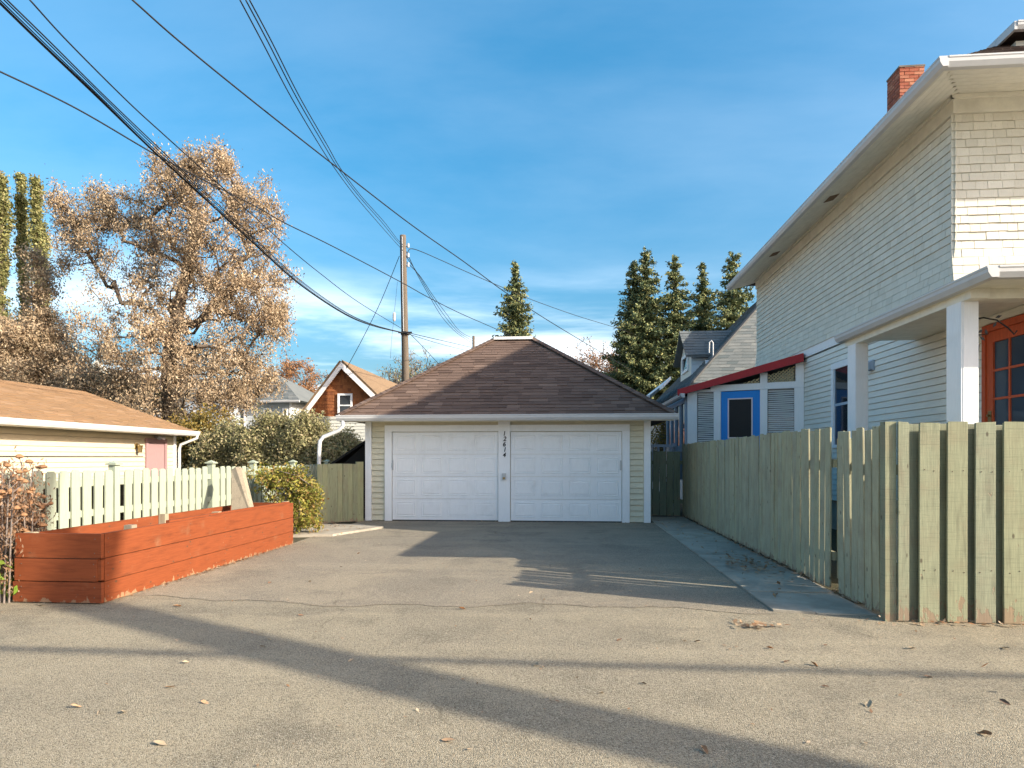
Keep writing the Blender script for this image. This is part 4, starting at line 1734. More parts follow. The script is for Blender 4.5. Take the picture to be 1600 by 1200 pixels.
# ================================================================== HOUSES BEHIND
def window_on(parent, mb_axis, c0, c1, z0, z1, plane, facing, frame_w=.1, trim=None, mull=True):
    """window on a wall: facing 'y' (wall y = plane, looking -y) or 'x' (wall x = plane, looking -x)"""
    def bx(m, a, b, za, zb, d0, d1):
        if facing == 'y':
            m.box(a, b, plane - d1, plane - d0, za, zb)
        else:
            m.box(plane - d1, plane - d0, a, b, za, zb)
    m = MB()
    bx(m, c0, c0 + frame_w, z0, z1, 0, .06)
    bx(m, c1 - frame_w, c1, z0, z1, 0, .06)
    bx(m, c0 + frame_w + .001, c1 - frame_w - .001, z1 - frame_w, z1, 0, .06)
    bx(m, c0 + frame_w + .001, c1 - frame_w - .001, z0, z0 + frame_w, 0, .06)
    if mull:
        bx(m, c0 + frame_w + .001, c1 - frame_w - .001, (z0 + z1) / 2 - .03, (z0 + z1) / 2 + .03, .002, .05)
    w = part('window', m, trim or M['white'], parent)
    m = MB()
    bx(m, c0 + frame_w * .5, c1 - frame_w * .5, z0 + .02, z1 - .02, .006, .02)
    part('pane', m, M['glass'], w)
    return w


# brown shingled gable house
bw = W3(537, 700, 30)
BY = bw.y
bxc = bw.x
bh = thing('gable_house', (bxc, BY, 0), 'small house with red brown shingled gable and orange roof rising behind the lilac bushes', 'house')
apz = CAM_H + (HOR - 567) / 1000 * 30
bl, br = XY(474, BY), XY(622, BY)
ezb = CAM_H + (HOR - 650) / 1000 * 30
hw = (br - bl) / 2
m = MB()
m.box(bl + .3, br - .3, BY + .02, BY + 9, 0, ezb - .05)
part('lower_wall', m, M['pale_siding'], bh)
m = MB()
z = .4
while z < ezb - .1:
    m.prism([(bl + .29, BY + .02, z), (bl + .29, BY - .015, z), (bl + .29, BY + .005, z + .15), (bl + .29, BY + .02, z + .15)], (br - bl - .58, 0, 0))
    z += .15
part('clapboards', m, M['pale_siding'], bh, kind='stuff')
m = MB()
m.prism([(bl + .3, BY + .03, ezb - .05), (br - .3, BY + .03, ezb - .05), (br - .3, BY + .03, ezb + .2), (bxc, BY + .03, apz - .1), (bl + .3, BY + .03, ezb + .2)], (0, 8.9, 0))
part('gable_wall', m, M['brown_shingle'], bh)
gs = MB()
rs = random.Random(61)
z = ezb - .05
slope = (apz - ezb) / hw
while z < apz - .35:
    half = (apz - .2 - z) / slope
    x = bxc - half
    while x < bxc + half:
        w = rs.uniform(.1, .24)
        x2 = min(x + w, bxc + half)
        o = rs.uniform(.02, .035)
        gs.add([(x, BY + .03, z), (x, BY + .03 - o, z), (x, BY + .022, z + .17), (x2 - .01, BY + .03, z), (x2 - .01, BY + .03 - o, z), (x2 - .01, BY + .022, z + .17)],
               [(1, 4, 5, 2), (0, 3, 4, 1), (0, 1, 2), (3, 5, 4)])
        x = x2
    z += .15
part('gable_shingles', gs, M['brown_shingle'], bh, kind='stuff')
for sg, ex_ in ((-1, bl), (1, br)):
    m = MB()
    d = Vector((bxc - ex_, 0, apz - ezb)).normalized()
    n2 = Vector((-d.z, 0, d.x))
    if n2.z < 0:
        n2 = -n2
    p, q = Vector((ex_, BY - .35, ezb)), Vector((bxc, BY - .35, apz))
    m.prism([p, q, q - Vector((0, 0, .30)), p - Vector((0, 0, .30))], (0, .06, 0))
    part('barge_board', m, M['white'], bh)
    m = MB()
    m.prism([p + n2 * .0, q + n2 * .0, q + n2 * .1, p + n2 * .1], (0, 9.6, 0))
    part('roof_slope', m, M['old_tan_roof'], bh)
    m = MB()
    m.prism([p - n2 * .03 + Vector((0, .061, 0)), q - n2 * .03 + Vector((0, .061, 0)), q - n2 * .002 + Vector((0, .061, 0)), p - n2 * .002 + Vector((0, .061, 0))], (0, .34, 0))
    part('eave_lining', m, M['soffit'], bh)
part('roof_shingles', course_strips((br, BY - .36, ezb + .1), (br, BY + 9.2, ezb + .1), (bxc, BY - .36, apz + .1), (bxc, BY + 9.2, apz + .1), 22, th=.02), M['old_tan_roof'], bh, kind='stuff')
wz = lambda v: CAM_H + (HOR - v) / 1000 * 30
window_on(bh, None, XY(528, BY), XY(551, BY), wz(652), wz(615), BY + .0, 'y', .09, M['white'])
m = MB()
m.box(bl + .1, br - .1, BY - .03, BY + .02, ezb - .16, ezb - .02)
part('belt_board', m, M['pale_siding'], bh)

# grey two storey house with a low roof, left of the gable
g1 = W3(430, 700, 46)
gh = thing('grey_house', (g1.x, g1.y, 0), 'grey sided house with dull green grey roof between the tan tree and the brown gable', 'house')
x0, x1 = XY(352, g1.y), XY(455, g1.y)
yA, yB = g1.y, g1.y + 9
zw = CAM_H + (HOR - 627) / 1000 * 46
m = MB()
m.box(x0, x1, yA, yB, 0, zw)
part('wall', m, M['grey_siding'], gh)
m = MB()
z = 2.2
while z < zw - .1:
    m.prism([(x0 - .01, yA, z), (x0 - .01, yA - .03, z), (x0 - .01, yA - .004, z + .18), (x0 - .01, yA, z + .18)], (x1 - x0 + .02, 0, 0))
    m.prism([(x1, yA, z), (x1 + .03, yA, z), (x1 + .004, yA, z + .18), (x1, yA, z + .18)], (0, yB - yA, 0))
    z += .18
part('clapboards', m, M['grey_siding'], gh, kind='stuff')
for xx in (x0 - .04, x1 - .12):
    m = MB()
    m.box(xx, xx + .16, yA - .05, yA - .031, 0, zw)
    part('corner_board', m, M['white'], gh)
m = MB()
zr = CAM_H + (HOR - 588) / 1000 * 50
xe0, xe1 = x0 - .7, x1 + .9
ry = yA + 3.6
m.add([(xe0, yA - .6, zw), (xe1, yA - .6, zw), (xe1, yB + .6, zw), (xe0, yB + .6, zw), (xe0 + 2.6, ry, zr), (xe1 - 3.4, ry, zr)], [(0, 1, 5, 4), (1, 2, 5), (2, 3, 4, 5), (3, 0, 4), (3, 2, 1, 0)])
part('roof', m, M['grey_roof'], gh)
part('roof_shingles', course_strips((xe0, yA - .6, zw), (xe1, yA - .6, zw), (xe0 + 2.6, ry, zr), (xe1 - 3.4, ry, zr), 18, th=.02), M['grey_roof'], gh, kind='stuff')
m = MB()
gutter_run(m, (xe0, yA - .61, zw + .02), (xe1, yA - .61, zw + .02), (0, -1, 0), .14, .16)
part('gutter', m, M['gutter'], gh)
for ua, ub in ((442, 450), (412, 424), (372, 384)):
    window_on(gh, None, XY(ua, yA), XY(ub, yA), zw - 2.0, zw - .5, yA - .03, 'y', .1)

# blue grey gabled house hidden behind the big tan tree
g2 = W3(230, 700, 44)
g2h = thing('blue_house', (g2.x, g2.y, 0), 'blue grey sided house with white trimmed gable mostly hidden behind the big tan tree', 'house')
xa, xb = XY(150, g2.y), XY(345, g2.y)
zE = CAM_H + (HOR - 640) / 1000 * 44
zP = CAM_H + (HOR - 572) / 1000 * 44
xm = XY(158, g2.y)
m = MB()
m.box(xa, xb, g2.y, g2.y + 9, 0, zE + 1.0)
part('wall', m, m_paint('blue_grey_wall', (.33, .38, .43), rnd=.02), g2h)
m = MB()
z = 1.5
while z < zE + .8:
    m.prism([(xa, g2.y, z), (xa, g2.y - .03, z), (xa, g2.y - .004, z + .2), (xa, g2.y, z + .2)], (xb - xa, 0, 0))
    z += .2
part('clapboards', m, m_paint('blue_grey_clapboard', (.36, .41, .46), rnd=.02), g2h, kind='stuff')
m = MB()
xl, xr = XY(90, g2.y), XY(228, g2.y)
m.prism([(xl, g2.y - .3, zE), (xr, g2.y - .3, zE), (xm, g2.y - .3, zP)], (0, 9.3, 0))
part('gable', m, m_plain('dark_gable_wall', (.10, .07, .06), .9), g2h)
for xx in (xl, xr):
    m = MB()
    m.prism([(xx, g2.y - .5, zE), (xm, g2.y - .5, zP), (xm, g2.y - .5, zP + .38), (xx, g2.y - .5, zE + .38)], (0, .19, 0))
    part('barge_board', m, M['pale_siding'], g2h)
m = MB()
m.add([(xr, g2.y - .4, zE + 1.0), (xb + .5, g2.y - .4, zE + 1.0), (xb + .5, g2.y + 4, zE + 2.6), (xr, g2.y + 4, zE + 2.6), (xr, g2.y + 9, zE + 1.0), (xb + .5, g2.y + 9, zE + 1.0)], [(0, 1, 2, 3), (3, 2, 5, 4), (0, 3, 4), (1, 5, 2)])
part('roof', m, M['grey_roof'], g2h)
for ua, ub in ((300, 330), (250, 275)):
    window_on(g2h, None, XY(ua, g2.y), XY(ub, g2.y), zE - 1.7, zE - .1, g2.y - .03, 'y', .18)

# grey roofed house with dormer, right of the garage
rh = thing('dormer_house', (3.6, 21, 0), 'grey shingle roofed house with small white dormer behind the enclosed porch', 'house')
rx0, ry0, rz0 = 3.55, 20.6, 3.35
rp = 1.05
rs_ = 4.6
rx1, ry1 = rx0 + 2 * rs_, ry0 + 13
m = MB()
m.add([(rx0, ry0, rz0), (rx1, ry0, rz0), (rx1, ry1, rz0), (rx0, ry1, rz0), (rx0 + rs_, ry0 + rs_, rz0 + rp * rs_), (rx0 + rs_, ry1 - rs_, rz0 + rp * rs_)],
      [(0, 1, 4), (1, 2, 5, 4), (2, 3, 5), (3, 0, 4, 5), (3, 2, 1, 0)])
part('roof', m, M['grey_roof'], rh)
pk0, pk1 = (rx0 + rs_, ry0 + rs_, rz0 + rp * rs_), (rx0 + rs_, ry1 - rs_, rz0 + rp * rs_)
part('front_shingles', course_strips((rx0, ry0, rz0), (rx1, ry0, rz0), pk0, (pk0[0] + .01, pk0[1], pk0[2]), 40, th=.010), M['grey_roof'], rh, kind='stuff')
part('side_shingles', course_strips((rx0, ry1, rz0), (rx0, ry0, rz0), pk1, pk0, 40, th=.018), M['grey_roof'], rh, kind='stuff')
m = MB()
m.bar((rx0, ry0, rz0 + .04), (pk0[0], pk0[1], pk0[2] + .04), .10, .05)
part('hip_cap', m, m_shingle('dark_grey_hip_cap', [(.08, .085, .085), (.11, .11, .11)]), rh)
m = MB()
m.box(rx0 + .5, rx1 - .5, ry0 + .5, ry1 - .5, 0, rz0 - .002)
part('wall', m, M['grey_siding'], rh)
m = MB()
gutter_run(m, (rx0 - .005, ry0, rz0 + .01), (rx0 - .005, ry1, rz0 + .01), (-1, 0, 0), .12, .13)
gutter_run(m, (rx0, ry0 - .005, rz0 + .011), (rx1, ry0 - .005, rz0 + .011), (0, -1, 0), .12, .13)
part('gutter', m, M['gutter'], rh)
# dormer on the left slope
dX, dY0, dY1 = 4.75, 24.9, 27.2
dze, dzp = 5.45, 6.45
zbase = rz0 + rp * (dX - rx0)
m = MB()
m.prism([(dX, dY0, zbase - .2), (dX, dY1, zbase - .2), (dX, dY1, dze), (dX, (dY0 + dY1) / 2, dzp - .1), (dX, dY0, dze)], (2.6, 0, 0))
dm = part('dormer', m, M['pale_siding'], rh)
m = MB()
z = zbase
while z < dze - .1:
    m.prism([(dX - .002, dY0 - .001, z), (dX - .002, dY0 - .025, z), (dX - .002, dY0 - .004, z + .14), (dX - .002, dY0 - .001, z + .14)], (2.0, 0, 0))
    z += .14
part('dormer_siding', m, m_paint('pale_blue_siding', (.60, .66, .70), rnd=.02), dm, kind='stuff')
m = MB()
mid = (dY0 + dY1) / 2
for ye in (dY0 - .25, dY1 + .25):
    zz = dze - .18
    m.prism([(dX - .25, ye, zz), (dX - .25, mid, dzp), (dX - .25, mid, dzp + .07), (dX - .25, ye, zz + .07)], (3.4, 0, 0))
part('dormer_roof', m, M['grey_roof'], dm)
part('dormer_shingles', course_strips((dX - .26, dY0 - .26, dze - .11), (dX + 3.1, dY0 - .26, dze - .11), (dX - .26, mid, dzp + .07), (dX + 3.1, mid, dzp + .07), 9, th=.018), M['grey_roof'], dm, kind='stuff')
m = MB()
for (ya, yb, za, zb) in ((dY0 + .5, dY0 + .62, zbase + .25, dze + .1), (dY1 - .62, dY1 - .5, zbase + .25, dze + .1), (dY0 + .621, dY1 - .621, dze - .02, dze + .1), (dY0 + .621, dY1 - .621, zbase + .25, zbase + .35)):
    m.box(dX - .06, dX - .002, ya, yb, za, zb)
part('dormer_window', m, M['white'], dm)
m = MB()
m.box(dX - .02, dX - .008, dY0 + .6, dY1 - .6, zbase + .3, dze)
part('dormer_pane', m, M['glass'], dm)
# lower white eave running away on the left
m = MB()
m.prism([(3.35, 22.6, 4.02), (3.62, 22.6, 4.30), (3.62, 22.6, 4.18), (3.35, 22.6, 3.90)], (0, 9.5, 0))
part('eave_board', m, M['white'], rh)
m = MB()
m.prism([(3.0, 23.5, 3.70), (3.34, 23.5, 4.00), (3.34, 23.5, 3.9), (3.0, 23.5, 3.60)], (0, 10, 0))
part('lower_roof', m, M['grey_roof'], rh)
m = MB()
gutter_run(m, (2.995, 23.4, 3.72), (2.995, 33.6, 3.72), (-1, 0, 0), .1, .11)
part('lower_gutter', m, M['gutter'], rh)
# vent pipe and bent mast on the front slope
vp = W3(1114, 572, 21.6)
m = MB()
m.tube([(vp.x, vp.y, vp.z - .35), (vp.x, vp.y, vp.z + .78), (vp.x - .05, vp.y, vp.z + .86), (vp.x - .12, vp.y, vp.z + .80), (vp.x - .13, vp.y, vp.z + .45)], .024, 8)
m.prism([(vp.x - .22, vp.y - .15, vp.z - .16), (vp.x + .22, vp.y - .15, vp.z - .16), (vp.x + .22, vp.y + .2, vp.z + .2), (vp.x - .22, vp.y + .2, vp.z + .2)], (0, -.03, .03))
part('vent_pipe', m, M['gutter'], rh)
vp = W3(1152, 570, 22)
m = MB()
m.tube([(vp.x, vp.y, vp.z - .2), (vp.x, vp.y, vp.z + .15)], .05, 8)
m.tube([(vp.x, vp.y, vp.z + .151), (vp.x, vp.y, vp.z + .24)], .09, 8)
part('roof_vent', m, M['steel'], rh)


# ================================================================== UTILITY POLES AND CABLES
def pole(u, vtop, Z, r0, r1, label, lean=(0, 0), steps=True):
    t = W3(u, vtop, Z)
    p = thing('utility_pole', (t.x, t.y, 0), label, 'utility pole')
    m = MB()
    n = 8
    pts, rad = [], []
    for i in range(n + 1):
        f = i / n
        pts.append((t.x + lean[0] * (1 - f), t.y + lean[1] * (1 - f), t.z * f))
        rad.append(r0 + (r1 - r0) * f)
    m.tube(pts, rad, 12)
    part('shaft', m, M['polewood'], p, smooth=True)
    return p, t


p1, t1 = pole(629.5, 368, 28, .185, .135, 'tall weathered wooden utility pole rising behind the left slope of the garage roof', lean=(.22, 0))
m = MB()
zb = CAM_H + (HOR - 521) / 1000 * 28
m.tube([(t1.x + .10, t1.y, zb - .06), (t1.x + .10, t1.y, zb + .06)], .2, 12)
m.bar((t1.x - .15, t1.y - .2, zb), (t1.x + .45, t1.y - .2, zb), .06, .06)
part('cable_bracket', m, M['black'], p1)
for k in range(3):
    m = MB()
    zz = t1.z - .45 - k * .42
    m.box(t1.x + .12, t1.x + .26, t1.y - .05, t1.y + .05, zz - .03, zz + .03)
    m.tube([(t1.x + .24, t1.y, zz - .09), (t1.x + .24, t1.y, zz + .09)], .055, 8)
    part('insulator', m, M['steel'], p1)
m = MB()
m.tube([(t1.x + .0, t1.y - .15, t1.z - .1), (t1.x + .04, t1.y - .16, t1.z - 3), (t1.x + .07, t1.y - .165, zb)], .02, 6)
part('riser_pipe', m, M['steel'], p1)
p2, t2 = pole(740, 525, 56, .13, .11, 'distant short looking utility pole peeking over the left garage roof edge')


def spline(pts, n=10):
    out = []
    P = [Vector(p) for p in pts]
    P = [P[0] * 2 - P[1]] + P + [P[-1] * 2 - P[-2]]
    for i in range(1, len(P) - 2):
        for k in range(n):
            t = k / n
            a, b, c, d = P[i - 1:i + 3]
            out.append(.5 * (2 * b + (c - a) * t + (2 * a - 5 * b + 4 * c - d) * t * t + (3 * b - a - 3 * c + d) * t ** 3))
    out.append(P[-2])
    return out


def wire(uv, Z0, Z1, r, label, group=None):
    d = [0.0]
    for a, b in zip(uv[:-1], uv[1:]):
        d.append(d[-1] + math.hypot(b[0] - a[0], b[1] - a[1]))
    pts = []
    for (u, v), q in zip(uv, d):
        f = q / d[-1]
        Z = 1 / ((1 - f) / Z0 + f / Z1)
        pts.append(W3(u, v, Z))
    m = MB()
    m.tube(spline(pts, 8), r, 5)
    mid = pts[len(pts) // 2]
    return solo('overhead_cable', m, M['cable'], tuple(mid), label, 'cable', group, smooth=True)


GR = 'overhead cables hung from the utility pole'
for i, (dx, dy, r) in enumerate(((0, 0, .012), (6, 0, .008), (11, -1, .008), (15, -2, .010), (3, 1, .010))):
    wire([(-12 + dx, -6 + dy), (62 + dx, 66 + dy * .9), (150 + dx * .9, 150), (237 + dx * .7, 234 - dx * .1 + dy), (320 + dx * .4, 311 - dx * .4), (400 + dx * .2, 384 - dx * .45), (470, 446 - dx * .5), (540 , 492 - dx * .3), (585, 510 - dx * .15), (632, 521 - dx * .05)], 7.5, 28, r,
         ('lowest, thick cable of the dark bundle sweeping from upper left to the tall pole', 'thin second cable in the dark bundle sweeping from upper left to the tall pole', 'thin middle cable in the dark bundle sweeping from upper left to the tall pole', 'uppermost cable of the dark bundle sweeping from upper left to the tall pole', 'cable hugging the lowest one in the dark bundle from upper left')[i], 'bundled cables sweeping down to the tall pole')
wire([(45, -2), (107, 66), (200, 159), (260, 214), (340, 286), (400, 341), (450, 386), (500, 427), (560, 472), (632, 516)], 8, 28, .011, 'thin cable just right of the bundle, ending at the tall pole bracket', GR)
wire([(-60, 85), (0, 112), (120, 170), (235, 237), (300, 272), (400, 323), (446, 349), (520, 385), (625, 440), (670, 465), (720, 490), (777, 515), (830, 540)], 9, 34, .014, 'long cable from the left edge crossing the tall pole towards the lone spruce')
wire([(205, -2), (282, 66), (400, 162), (522, 258), (641, 350), (725, 409), (790, 457), (860, 503), (950, 557), (985, 578)], 9, 34, .014, 'long cable crossing the open sky above the tall pole, down to right spruces')
for i, dx in enumerate((0, 9, 15)):
    wire([(375 + dx, 0), (410 + dx, 66), (455 + dx * .9, 152), (500 + dx * .8, 228), (523 + dx * .6, 263), (555 + dx * .6, 306), (590 + dx * .7, 347), (612 + dx * .5, 372), (630, 392 - dx * .6)], 8.5, 28, .010,
         ('leftmost', 'middle', 'rightmost')[i] + ' of three slack cables falling from the sky top to the pole head', 'three slack cables at the pole head')
for i, dx in enumerate((0, 3, 6)):
    wire([(635, 393 + i * 8), (650 + dx, 425 + i * 3), (670 + dx, 461), (692 + dx, 497 - dx), (715 + dx * .6, 521 - dx * .6), (739, 537 - i * 4)], 28, 56, .016,
         ('upper', 'middle', 'lower')[i] + ' of three cables sagging from the tall pole to the distant pole', 'three cables between the two poles')
wire([(636, 396), (646, 389), (690, 407), (725, 423), (785, 449), (830, 468), (900, 493), (965, 513), (1000, 526)], 28, 50, .017, 'cable running right from the tall pole to the spruces', GR)
wire([(638, 520), (690, 532), (738, 543), (780, 552)], 28, 58, .016, 'upper of two nearly level cables from the pole bracket towards the garage roof', GR)
wire([(638, 522), (690, 538), (735, 549), (770, 556)], 28, 58, .013, 'lower of two nearly level cables from the pole bracket towards the garage roof', GR)
wire([(640, 521), (660, 541), (690, 574), (702, 590)], 28, 38, .014, 'short cable dropping from the pole bracket behind the garage roof', GR)
wire([(624, 400), (608, 440), (590, 482), (565, 532), (545, 569), (538, 582)], 28, 29.7, .014, 'service cable dropping from the pole head to the brown gable house', GR)
wire([(621, 440), (618, 470), (616, 488)], 28, 28, .006, 'thin guy line hanging left of the tall pole above a small white insulator', GR)
wire([(615, 502), (612, 530), (610, 560)], 28, 28, .006, 'thin guy line hanging left of the tall pole below a small white insulator', GR)
c = W3(616, 495, 28)
m = MB()
m.tube([(c.x, c.y, c.z + .2), (c.x, c.y, c.z + .14), (c.x, c.y, c.z - .14), (c.x, c.y, c.z - .2)], [.03, .07, .07, .03], 8)
solo('guy_insulator', m, M['gutter'], tuple(c), 'small white insulator on the thin line left of the tall pole', 'insulator')
# alley pole and cable behind the camera; they throw the long soft shadows over the alley
t = Vector((12.0, -2.43, 0))
p3 = thing('leaning_trunk', tuple(t), 'leaning bare tree trunk beside the alley, outside the picture at right', 'tree')
m = MB()
m.tube([(t.x, t.y, 0), (t.x + .5, t.y + .95, 5), (t.x + .82, t.y + 1.56, 8.2), (t.x + 1.1, t.y + 2.1, 11)], [.29, .26, .25, .19], 12)
part('trunk', m, M['bark'], p3, smooth=True)
m = MB()
for q, (dx, dy, dz) in enumerate(((1.6, -.8, 3), (-.6, 1.9, 2.6), (.9, .7, 4))):
    m.tube([(t.x + 1.08, t.y + 2.06, 10.8), (t.x + 1.1 + dx * .5, t.y + 2.1 + dy * .5, 11 + dz * .6), (t.x + 1.1 + dx, t.y + 2.1 + dy, 11 + dz)], [.13, .08, .02], 8)
tag(part('limbs', m, M['bark'], p3, smooth=True), kind='stuff')
m = MB()
m.tube([(-40, -.75, 7.2), (-10, -.35, 6.5), (15, -.3, 6.4), (50, -.7, 7.2)], .05, 6)
solo('overhead_cable', m, M['cable'], (15, -.3, 6.4), 'thick alley cable strung behind the viewer', 'cable')


# ================================================================== TREES
def quads(centres, ax, bx, nsz=None):
    """numpy: centres (n,3), half-axes ax,bx (n,3) -> diamond-ish leaf quads"""
    n = len(centres)
    v = np.empty((n, 4, 3))
    v[:, 0] = centres - ax
    v[:, 1] = centres + bx - ax * .1
    v[:, 2] = centres + ax
    v[:, 3] = centres - bx - ax * .1
    return v.reshape(-1, 3)


def leaf_mesh(name, V, mat):
    n = len(V) // 4
    me = bpy.data.meshes.new(name)
    me.vertices.add(len(V))
    me.vertices.foreach_set('co', V.astype(np.float32).ravel())
    me.loops.add(n * 4)
    me.loops.foreach_set('vertex_index', np.arange(n * 4, dtype=np.int32))
    me.polygons.add(n)
    me.polygons.foreach_set('loop_start', np.arange(0, n * 4, 4, dtype=np.int32))
    me.polygons.foreach_set('loop_total', np.full(n, 4, dtype=np.int32))
    me.materials.append(mat)
    me.update(calc_edges=True)
    me.validate()
    return me


def rand_dirs(rng, n, zscale=1.0, zbias=0.0):
    d = rng.normal(size=(n, 3))
    d[:, 2] = d[:, 2] * zscale + zbias
    return d / np.linalg.norm(d, axis=1, keepdims=True)


def leaves_at(rng, tips, per, spread, size, droop=.6, elong=.45, zs=.8):
    """clusters of leaves round each tip"""
    n = len(tips)
    per = rng.integers(int(per * .6), int(per * 1.4) + 1, n)
    C = np.repeat(tips, per, axis=0)
    C = C + rng.normal(size=C.shape) * np.array([spread, spread, spread * zs])
    d = rand_dirs(rng, len(C), 1.0, -droop)
    s = size * rng.uniform(.6, 1.35, (len(C), 1))
    w = np.cross(d, rand_dirs(rng, len(C)))
    w /= np.linalg.norm(w, axis=1, keepdims=True) + 1e-9
    return quads(C, d * s, w * s * elong)


def grow(rng, base, trunk, targets, r_tip=.012, jitter=.25, gravity=.0):
    """branch skeleton reaching every target from the trunk polyline; returns node arrays and parents"""
    nodes = [np.array(p, float) for p in trunk]
    par = [-1] + list(range(len(trunk) - 1))
    ctr = np.array(trunk[-1])
    start = np.array(trunk[len(trunk) // 2])
    order = np.argsort(np.linalg.norm(targets - start, axis=1) + rng.normal(size=len(targets)) * .4)
    for k in order:
        t = targets[k]
        A = np.array(nodes)
        d = np.linalg.norm(A - t, axis=1)
        # favour junctions lower than the target so limbs rise
        pen = d + np.maximum(0, A[:, 2] - t[2] + .1) * 1.1
        j = int(np.argmin(pen))
        p = nodes[j]
        L = np.linalg.norm(t - p)
        ns = max(2, int(L / .7))
        prev = j
        for i in range(1, ns + 1):
            f = i / ns
            q = p + (t - p) * f
            if i < ns:
                q = q + rng.normal(size=3) * jitter * .35 * min(L, 2.5) * .35
                q[2] += math.sin(f * math.pi) * L * .08
            nodes.append(q)
            par.append(prev)
            prev = len(nodes) - 1
    nodes = np.array(nodes)
    n = len(nodes)
    w = np.zeros(n)
    kids = np.zeros(n, int)
    for i in range(n):
        if par[i] >= 0:
            kids[par[i]] += 1
    for i in range(n - 1, -1, -1):
        if kids[i] == 0:
            w[i] = 1
        if par[i] >= 0:
            w[par[i]] += w[i]
    rad = r_tip * np.power(np.maximum(w, 1), .46)
    return nodes, par, rad


def skeleton_mesh(nodes, par, rad, nt, trunk_r, sides=5, maxr=None):
    """tubes for every parent-child link"""
    mb = MB()
    for i in range(len(nodes)):
        j = par[i]
        if j < 0:
            continue
        ra = max(rad[j], trunk_r[j]) if j < nt else min(rad[j], rad[i] * 1.5)
        rb = max(rad[i], trunk_r[i]) if i < nt else rad[i]
        k = 10 if i < nt else (6 if rb > .05 else (4 if rb > .02 else 3))
        mb.tube([nodes[j], nodes[i]], [ra, rb], k, cap=False)
    return mb


def lobe_points(rng, lobes):
    out = []
    for (c, r, n) in lobes:
        c = np.array(c)
        r = np.array(r)
        p = rand_dirs(rng, n) * np.cbrt(rng.uniform(.12, 1, (n, 1)))
        out.append(c + p * r)
        q = rand_dirs(rng, max(2, n // 5), 1.0, .35) * rng.uniform(1.0, 1.38, (max(2, n // 5), 1))
        out.append(c + q * r)
    return np.vstack(out)


def tree(name, label, cat, base, trunk_pts, trunk_r, lobes, leafmat, per, spread, size, seed, droop=.6, elong=.45, bark='bark', r_tip=.012, group=None, extra_twigs=0, zs=.8, leafy=1.0, twig_leaves=False):
    rng = np.random.default_rng(seed)
    base = Vector(base)
    tpts = [np.array(base) + np.array(p) for p in trunk_pts]
    tgt = lobe_points(rng, [(np.array(base) + np.array(c), r, n) for c, r, n in lobes])
    nodes, par, rad = grow(rng, base, tpts, tgt, r_tip)
    root = thing(name, tuple(base), label, cat, group)
    mbk = skeleton_mesh(nodes, par, rad, len(tpts), trunk_r)
    tips = nodes[len(tpts):]
    # keep outer halves of the twigs for leaves
    keep = rad[len(tpts):] < r_tip * 3.2
    tips = tips[keep]
    if extra_twigs:
        idx = rng.integers(0, len(tips), extra_twigs)
        d = rand_dirs(rng, extra_twigs, .8, .35)
        L = rng.uniform(.35, 1.0, (extra_twigs, 1)) * spread * 2.2
        ends = tips[idx] + d * L
        for a, b in zip(tips[idx], ends):
            m_ = (a + b) / 2 + rng.normal(size=3) * .05
            mbk.tube([a, m_, b], [r_tip * .55, r_tip * .45, r_tip * .25], 3, cap=False)
        if twig_leaves:
            tips = np.vstack([tips, ends, (ends * 2 + tips[idx]) / 3])
    part('trunk', mbk, M[bark], root, smooth=True)
    if leafmat:
        if leafy < 1:
            tips = tips[rng.random(len(tips)) < leafy]
        V = leaves_at(rng, tips, per, spread, size, droop, elong, zs)
        V -= np.array(base)
        put('crown', leaf_mesh('crown', V, LEAF[leafmat]), base, root)
    return root


def at(u, v, Z, base):
    p = W3(u, v, Z)
    return (p.x - base.x, p.y - base.y, p.z)


# --- big tan tree left of centre
Zt = 27.0
B = W3(268, 700, Zt)
B.z = 0
k = Zt / 1000
lob = lambda u, v, ru, rv, n, dz=0: (at(u, v, Zt + dz, B), (ru * k, ru * k * 1.0, rv * k), n)
tree('deciduous_tree', 'big tan tree full of dry hanging leaves standing behind the cream neighbour garage', 'tree', B,
     [(0, 0, 0), at(266, 640, Zt, B), at(264, 560, Zt, B), at(275, 500, Zt, B), at(290, 430, Zt, B), at(300, 370, Zt, B), at(303, 330, Zt, B)], [.36, .33, .30, .25, .2, .15, .1],
     [lob(318, 300, 75, 55, 80), lob(250, 262, 26, 26, 14), lob(330, 262, 34, 26, 22), lob(395, 325, 46, 42, 40), lob(355, 395, 85, 60, 100), lob(265, 355, 55, 60, 50), lob(395, 470, 55, 60, 70), lob(425, 510, 28, 38, 26),
      lob(300, 500, 95, 70, 120), lob(200, 400, 70, 70, 60, 1), lob(135, 330, 50, 34, 40, 1), lob(120, 385, 38, 45, 30, 1), lob(180, 330, 50, 36, 36, 1), lob(150, 520, 50, 50, 16, -1), lob(230, 560, 80, 60, 70, -1), lob(330, 585, 85, 50, 90, -1), lob(280, 625, 90, 34, 60, -1.5), lob(390, 590, 45, 40, 40), lob(150, 590, 45, 30, 14, -1.5)],
     'maple', 21, .135, .055, 101, droop=1.2, elong=.42, extra_twigs=4400, r_tip=.016, zs=1.7, leafy=.56, twig_leaves=True)
